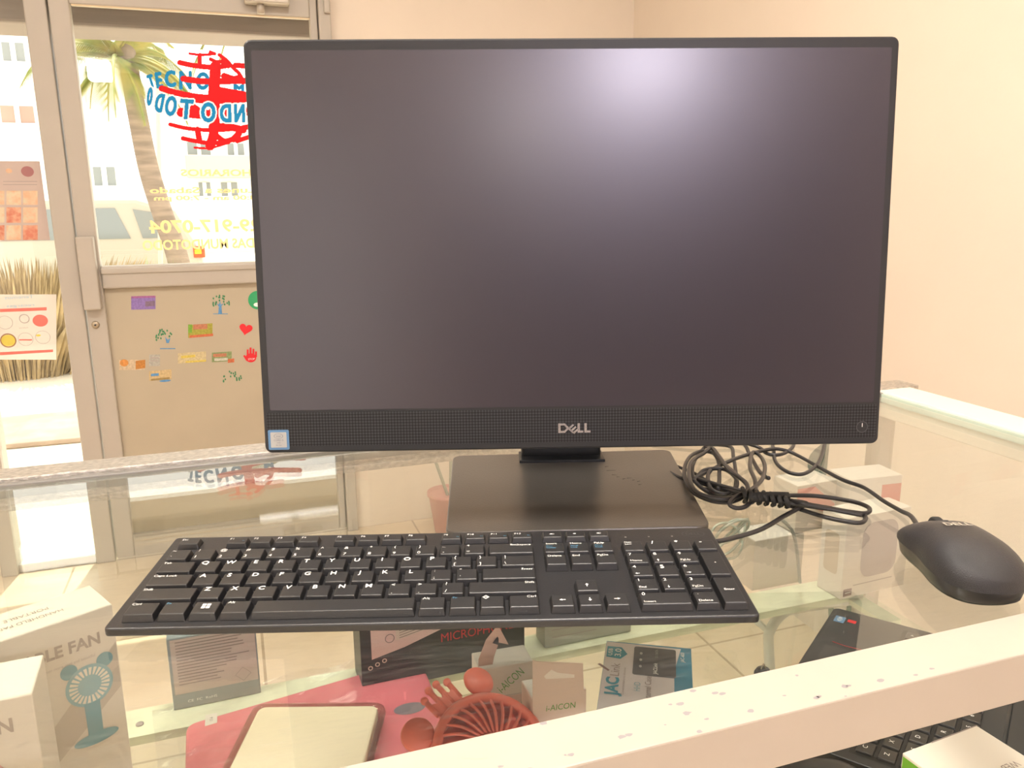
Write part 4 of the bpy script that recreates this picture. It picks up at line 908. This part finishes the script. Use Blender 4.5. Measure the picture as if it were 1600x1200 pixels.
m.lathe([(.0, .001), (.013, .001), (.012, .006), (0, .007)], coral, 24); m.build('grille', t)
m = MB()
for k in range(5):
    A = Rz(2*PI*k/5); m.add([(.006, -.004, -.006), (.036, -.010, -.010), (.038, .010, -.003), (.006, .005, -.002)], [(0, 1, 2, 3)], coral2, A); m.add([(.006, -.004, -.0066), (.036, -.010, -.0106), (.038, .010, -.0036), (.006, .005, -.0026)], [(3, 2, 1, 0)], coral2, A)
m.build('blades', t)
for sx in (-1, 1):
    m = MB(); m.lathe([(.0, -.003), (.0125, -.003), (.014, 0), (.0125, .003), (0, .003)], coral, 28, T((sx*.036, .0505, -.004)) @ Ry(sx*.25)); m.build('ear', t)
m = MB()
m.prism([(-.013, .043), (.013, .043), (.0135, .062), (.0075, .059), (.0035, .064), (0, .059), (-.0035, .064), (-.0075, .059), (-.0135, .062)], -.004, 0, coral, None)
for x, h_ in ((-.0125, .0655), (-.0042, .070), (.0042, .070), (.0125, .0655)): m.tube([(x, .05, -.002), (x*1.05, h_, -.002)], .0026, coral, 8); m.lathe([(0, -.003), (.003, -.0018), (.0036, 0), (.003, .0018), (0, .003)], coral, 16, T((x*1.05, h_+.002, -.002)))
m.build('crown', t)
m = MB(); m.tube([(0, -.044, -.008), (0, -.09, -.012), (0, -.12, -.014)], .011, coral, 14); m.build('handle', t)
# small hanging boxes
taupe = mat('box_taupe', (.62, .49, .41), .6); greyc = mat('box_greycard', (.62, .57, .51), .6); ig = mat('print_leafgreen', (.10, .30, .05), .6)
p = V(748, 1052, .66); q = V(830, 1052, .66)
t, m, FR, M = carton('product_box', 'white accessory box with folded hang tab and green word, left of its taupe neighbour', 'box', Vector((p.x-.004, .645, SH+.0005)), -.05, .052, .03, .118, greyc, greyc)
m.text('i-AICON', (.030, .102), .0085, ig, FR, w=.028, rot=.65); m.text('AICON', (.028, .074), .0065, ig, FR, w=.026); m.poly([(.0, .0865, .0002), (.052, .0865, .0002), (.052, .0872, .0002), (0, .0872, .0002)], greyink, FR); m.poly([(.0005, .001, .00015), (.0495, .001, .00015), (.0515, .086, .00015), (.0005, .086, .00015)], mat('box_rose', (.60, .42, .36), .6), FR)
m.poly([(.012, .034, .0004), (.05, .034, .0004), (.05, .045, .0004), (.02, .048, .0004)], palegreen, FR)
m.build('carton', t)
m = MB(); pts = [(.0, .0), (.003, .02), (.010, .042), (.016, .055)]
m.add([(-.002, 0, .080), (.009, 0, .098), (.001, .006, .125), (.016, .006, .125), (.008, .004, .145), (.021, .004, .142), (.018, -.002, .162), (.028, -.002, .140)], [(0, 1, 3, 2), (2, 3, 5, 4), (4, 5, 7, 6), (2, 3, 1, 0), (4, 5, 3, 2), (6, 7, 5, 4)], mat('box_rose', (0, 0, 0)))
m.poly([(.013, .0, .143), (.019, .0, .150), (.019, .0, .140)], darkink); m.build('hang_tab', t)
p = V(830, 1035, .58); q = V(917, 1050, .58)
t, m, FR, M = carton('product_box', 'taupe accessory box with upright hang tab and green word beside the teal box', 'box', Vector((p.x+.001, .58, SH+.0005)), -.02, .050, .030, .122, taupe, greyc)
m.text('i-AICON', (.026, .110), .0055, ig, FR, w=.027, rot=-.08);  m.poly([(.004, .05, .0003), (.03, .05, .0003), (.03, .068, .0003), (.004, .068, .0003)], mat('print_blue', (.12, .25, .55), .6), FR); m.build('carton', t)
m = MB(); m.prism([(0, .121), (.047, .121), (.046, .148), (.004, .158), (0, .160)], 0, .0008, taupe, FR); m.poly([(.010, .143, .001), (.017, .148, .001), (.022, .144, .001), (.038, .139, .001), (.038, .136, .001), (.012, .140, .001)], card, FR); m.build('hang_tab', t)
# teal USB case box, lying
A = G(948, 1001, -.207); B = G(1080, 1013, -.207); an = math.atan2(B.y-A.y, B.x-A.x); wl = (B-A).length
M = T((A.x, A.y, SH+.0005)) @ Rz(an)            # x along the far edge, -y towards the viewer
t = thing('product_box', 'white and teal hard drive case box lying flat on the shelf', 'box', M)
tm = mat('box_teal', (.03, .25, .40), .45); wc = mat('box_coolwhite', (.72, .67, .67), .5)
m = MB(); HB = .0425; LB = .150
m.box((wl/2, -LB/2, HB/2), (wl, LB, HB), tm, .0008)
TP = T((0, 0, HB+.0002))
m.poly([(.0005, -LB, 0), (wl*.80, -LB, 0), (wl*.80, -.05, 0), (wl*.88, -.004, 0), (.0005, -.002, 0)], wc, TP)
m.poly([(.004, -.034, .0002), (.020, -.038, .0002), (.027, -.030, .0002), (.020, -.018, .0002), (.004, -.014, .0002)][:0] or [(.002, -.034, .0002), (.018, -.036, .0002), (.025, -.025, .0002), (.018, -.012, .0002), (.002, -.012, .0002)], teal, TP)
m.text('USB', (.006, -.024), .0045, whiteink, TP, rot=PI/2, w=.014, z=.0005); m.text('3.0', (.0145, -.024), .0068, whiteink, TP, rot=PI/2, w=.016, z=.0005)
m.prism(rrect(.046, .056, .003, 3, .055, -.036), .0002, .0006, mat('drive_dark', (.055, .062, .068), .35), TP)
m.text('JACLink', (.056, -.050), .0042, whiteink, TP, rot=PI/2, w=.022, z=.0009); m.text('2.5 SATA', (.057, -.020), .0030, mat('fine_grey', (.4, .4, .4), .5), TP, rot=PI/2, z=.0009)
for i in range(3): m.disc((.040, -.022-.013*i), .0016, .0025, mat('fine_grey', (0, 0, 0)), TP, 12, .0009)
m.text('JAC', (.012, -.090), .0125, teal, TP, rot=PI/2, w=.034, z=.0004, bold=.04); m.text('Link', (.0135, -.058), .0095, tabink, TP, rot=PI/2, w=.024, z=.0004); m.text('Conectividad a tu alcance', (.0235, -.078), .0026, tabink, TP, rot=PI/2, w=.050, z=.0004)
m.text('HHD', (.038, -.086), .0065, tealpale, TP, rot=PI/2, w=.016, z=.0004); m.text('External Case', (.049, -.088), .0065, tabink, TP, rot=PI/2, w=.046, z=.0004)
m.text('JAC-603', (wl-.010, -.022), .004, whiteink, TP, rot=PI/2, w=.020, z=.0004)
m.build('carton', t)
m = MB(); m.poly([(-.006, -.052, .0008), (.006, -.063, .0008), (.008, -.061, .0008), (-.004, -.049, .0008)], mat('brown_streak', (.30, .20, .18), .6), TP); m.build('tape_piece', t)

# laptop with open lid on the shelf
C0 = G(1304, 946, SH+.02); e1 = Vector((-.81, -.585, 0)).normalized(); e2 = Vector((.585, -.81, 0)).normalized()
LM = frame((C0.x, C0.y, SH+.001), e1, e2)      # x along the palm rest edge, y towards the hinge; z would point down, so flip
LM = Matrix(((e1.x, e2.x, 0, C0.x), (e1.y, e2.y, 0, C0.y), (0, 0, 1, SH+.001), (0, 0, 0, 1)))
t = thing('laptop', 'black laptop with blue and red palm rest stickers lying open on the shelf', 'laptop', T((C0.x, C0.y, SH)))
LW, LD = .300, .205
lbm = mat('laptop_black', (.030, .032, .035), .4)
m = MB(); m.prism(rrect(LW, LD, .008, 4, LW/2, LD/2), 0, .017, lbm, None, bev=.0015)
m.poly([(.012, .085, .0172), (LW-.012, .085, .0172), (LW-.012, .185, .0172), (.012, .185, .0172)], mat('key_well', (.015, .015, .016), .5)); m.build('base', t, LM)
m = MB(); m.prism([(.022, .008), (.038, .008), (.038, .020), (.022, .020)], .0171, .0174, mat('sticker_frame_blue', (0, 0, 0))); m.text('CORE', (.030, .014), .003, whiteink, T((0, 0, .0176)) @ Rz(PI) @ T((-.06, -.028, 0)))
m.ring((.030, .014), .0042, .0048, whiteink, None, 20, .0177, .6)
m.prism([(.024, .023), (.031, .023), (.031, .033), (.024, .033)], .0171, .0174, mat('sticker_red', (0, 0, 0))); m.prism([(.024, .033), (.031, .033), (.031, .041), (.024, .041)], .0171, .0174, darkink); m.build('sticker', t, LM)
m = MB(); m.poly([(.10, .015, .0172), (.20, .015, .0172), (.20, .070, .0172), (.10, .070, .0172)], mat('touchpad', (.045, .047, .05), .3)); m.tube([(.09, .02, .0174), (.092, .035, .0174), (.09, .055, .0174)], .0004, mat('print_red', (0, 0, 0)), 5); m.build('touchpad', t, LM)
lets = ['1234567890-=', 'QWERTYUIOP[]', 'ASDFGHJKL;\'#', 'ZXCVBNM,./ñ+', 'CFWA   AMC<>']
for r_ in range(5):
    for c_ in range(12):
        lab = lets[4-r_ if False else r_][c_]; m = MB()
        m.box((0, 0, .0012), (.0195, .0165, .0024), keym, .0006, top=(.9, .9))
        if lab.strip(): m.text(lab, (0, .001), .0045, whiteink, T((0, 0, .0025)) @ Rz(PI))
        m.build('key', t, LM @ T((LW-.026-c_*.0225, .176-r_*.0195, .0168)))
m = MB(); m.prism(rrect(LW, .20, .008, 4, LW/2, .10), 0, .007, lbm, None, bev=.001); m.build('lid', t, LM @ T((0, LD+.004, .012)) @ Rx(math.radians(6)))
m = MB(); m.tube([(.04, 0, 0), (LW-.04, 0, 0)], .006, lbm, 10); m.build('hinge', t, LM @ T((0, LD+.001, .011)))
# web camera box on the laptop's near corner
A = G(1410, 1176, -.135); B = G(1515, 1137, -.135); an = math.atan2(B.y-A.y, B.x-A.x); wl = (B-A).length
gb = mat('box_green', (.16, .42, .03), .5)
t, m, FR, M = carton('product_box', 'white topped web camera box with green side at the lower right corner', 'box', Vector((A.x+.075*math.sin(an), A.y-.075*math.cos(an), SH+.0005)), an, .083, .075, -.135-SH-.0005, cardtop, cardtop)
m.poly([(-.0002, .001, .001), (-.0002, .001, .112), (-.0002, .074, .112), (-.0002, .074, .001)], gb); m.poly([(.001, -.0002, .001), (.082, -.0002, .001), (.082, -.0002, .108), (.001, -.0002, .108)], gb)
m.text('WEB CAMERA', (.045, .030), .006, tabink, T((0, 0, .1147)), rot=PI, w=.05); m.poly([(.03, .0735, .1148), (.031, .0748, .1148), (.083, .0748, .1148), (.083, .0738, .1148)], tabink); m.build('carton', t)
m = MB(); m.lohi((.0, -.075, 0), (.001, 0, 0.001), card)
m.bm.free()
# dark mouse lying on the shelf below the rail
c = G(1268, 1212, SH+.03)
t = thing('shelf_mouse', 'black computer mouse lying on the lower shelf under the white rail', 'mouse', T((c.x-.0, c.y, SH)) @ Rz(1.2))
WMt = WM[t.name]
mm_ = mouse_shell(.006, 0, mat('dark_gloss', (.03, .032, .035), .3), 1.0); finish(mm_); mm_.build('shell', t)
m = MB(); m.lathe([(0, -.003), (.010, -.003), (.010, .003), (0, .003)], mat('wheel_rubber', (0, 0, 0)), 20, T((0, .03, .027)) @ Ry(PI/2)); m.build('scroll_wheel', t)
# small black plug standing at the case edge
c = G(1192, 1052, SH+.012)
m = MB(); m.lathe([(.006, 0), (.010, .004), (.010, .012), (.007, .017), (.0, .018)], mat('dark_gloss', (0, 0, 0)), 20, T((c.x, c.y, SH+.0005))); m.tube([(c.x-.003, c.y, SH+.017), (c.x, c.y, SH+.024), (c.x+.003, c.y, SH+.017)], .0008, mat('dull_brass', (0, 0, 0)), 6, sm=5)
m.build('charm', None, Matrix(), label='small round black charm with wire loop near the white tube', category='charm')
# white earbud case box, front right
a = G(1313, 938, SH); b = G(1404, 916, SH)
airw = mat('box_bright', (.72, .66, .60), .5); ashade = mat('print_case_grey', (.42, .36, .36), .5)
an = math.atan2(b.y-a.y, b.x-a.x)
t, m, FR, M = carton('product_box', 'white earphone box with grey rounded case picture near the mouse', 'box', Vector((a.x, a.y, SH+.0005)), an, .115, .045, .118, airw, airw)
m.poly([p_+(.0004,) for p_ in rrect(.064, .080, .018, 5, .062, .066)], ashade, FR); m.poly([(.02, .017, .0004), (.09, .017, .0004), (.09, .0185, .0004), (.02, .0185, .0004)], greyink, FR); m.lohi((.004, -.0008, .004), (.018, 0, .014), mat('label_dark', (.20, .12, .12), .5)); m.poly([(.006, .0085, .0012), (.016, .0085, .0012), (.016, .0095, .0012), (.006, .0095, .0012)], whiteink, FR)
LF = frame((0, 0, 0), (0, -1, 0), (0, 0, 1)) @ T((-.045, 0, 0)); m.poly([p_+(.0004,) for p_ in rrect(.026, .060, .006, 4, .022, .062)], mat('print_beige', (.58, .48, .38), .5), LF)
m.build('carton', t)
# pale box left of it
a = G(1120, 935, SH); b = G(1252, 911, SH)
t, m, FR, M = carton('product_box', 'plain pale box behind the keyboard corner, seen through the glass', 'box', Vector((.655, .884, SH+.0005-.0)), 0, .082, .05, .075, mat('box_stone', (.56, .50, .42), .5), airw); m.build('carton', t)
# box with red label further back
t, m, FR, M = carton('product_box', 'white box with red corner label behind the earphone box', 'box', Vector((.80, .872, SH+.0005)), -.08, .085, .05, .150, airw, airw)
m.poly([(.052, .105, .0004), (.084, .105, .0004), (.084, .138, .0004), (.052, .138, .0004)], mat('label_red', (.66, .20, .16), .5), FR); m.build('carton', t)
t, m, FR, M = carton('product_box', 'pale box with an orange red band behind the looped cord', 'box', Vector((.72, .884, SH+.077)), .05, .07, .05, .070, mat('box_stone', (0, 0, 0)), airw)
m.poly([(.0, .045, .0004), (.068, .018, .0004), (.068, .035, .0004), (.03, .066, .0004), (0, .066, .0004)], mat('label_red', (0, 0, 0)), FR); m.build('carton', t)
# coiled cable in a clear pouch, thin cable
m = MB(); gc = mat('cable_grey', (.30, .32, .30), .5)
m.tube([G(1222, 812, -.10), G(1238, 830, -.12), G(1245, 860, -.16), G(1250, 910, -.235)], .0022, gc, 8, sm=6)
m.build('cable', None, Matrix(), label='single grey cable hanging over the pale box in the counter', category='cable')
m = MB()
for i in range(4): m.tube([(G(1135, 845, -.16)+Vector((.024*math.cos(a)+.003*i, .012*math.sin(a), .026*math.sin(a+i)*.8+.004*i))) for a in [2*PI*k/10 for k in range(10)]], .0018, mat('cable_pale', (.50, .53, .45), .4), 6, closed=True, sm=3)
m.build('cable_coil', None, Matrix(), label='pale coiled charging cable right of the stand base, inside the counter', category='cable')
# plants on the floor beyond the counter
def plant(px, py, z, label, leaves, pot=True):
    b_ = G(px, py, FLOOR) if pot else None
potm = mat('pot_pink', (.62, .25, .22), .5); stemm = mat('stem_green', (.16, .22, .15), .6); leafm = mat('leaf_teal', (.05, .12, .11), .5)
def potted(base, r, h, stems, label):
    t = thing('potted_plant', label, 'plant', T(base))
    m = MB(); m.lathe([(r*.7, 0), (r, h), (r*1.05, h), (r*1.05, h*.92), (r*.9, h*.93), (.01, h*.9)], potm, 28); m.build('pot', t)
    for s_ in stems:
        m = MB(); m.tube([Vector(p)-Vector(base) for p in s_[0]], .006, stemm, 6, sm=4); m.build('stem', t)
        tip = Vector(s_[0][-1])-Vector(base); L_ = s_[1]; up = Vector(s_[2]).normalized(); sd_ = up.cross(Vector((.3, 1, .1))).normalized()
        vs = []; fs = []
        for k in range(9):
            u = k/8; w__ = L_*.24*math.sin(PI*min(1, u*.97+.02))**.8*(1-.25*u); c_ = tip+up*L_*u+Vector((0, .02*math.sin(PI*u), 0)); vs += [c_-sd_*w__, c_+Vector((0, -.004, 0)), c_+sd_*w__]
        for k in range(8): a_ = k*3; fs += [(a_, a_+1, a_+4, a_+3), (a_+1, a_+2, a_+5, a_+4)]
        m = MB(); m.add(vs, fs, leafm, None, True); m.build('leaf', t)
b1 = G(690, 812, FLOOR); b1.y = min(b1.y, 2.85)
potted(b1, .075, .16, [((b1+Vector((0, 0, .14)), b1+Vector((-.05, 0, .30)), b1+Vector((-.10, 0, .44))), .2, (-.4, 0, .8)), ((b1+Vector((.01, 0, .14)), b1+Vector((.02, 0, .4)), b1+Vector((.03, 0, .6))), .25, (.2, 0, .9)), ((b1+Vector((.01, 0, .14)), b1+Vector((.06, 0, .35)), b1+Vector((.1, 0, .5))), .22, (.5, 0, .8))], 'potted plant in a pink pot on the floor by the door wall')
b2 = Vector((1.16, 1.25, FLOOR)); tip = V(1283, 762, 1.2); q_ = V(1292, 705, 1.2)
potted(b2, .09, .2, [((b2+Vector((0, 0, .18)), b2+Vector((-.06, -.02, .45)), tip), (q_-tip).length*1.3, (q_-tip)), ((b2+Vector((0, 0, .18)), b2+Vector((.06, .05, .4)), b2+Vector((.1, .08, .52))), .18, (.4, .1, .8))], 'tall potted plant behind the counter whose dark leaf shows under the screen')
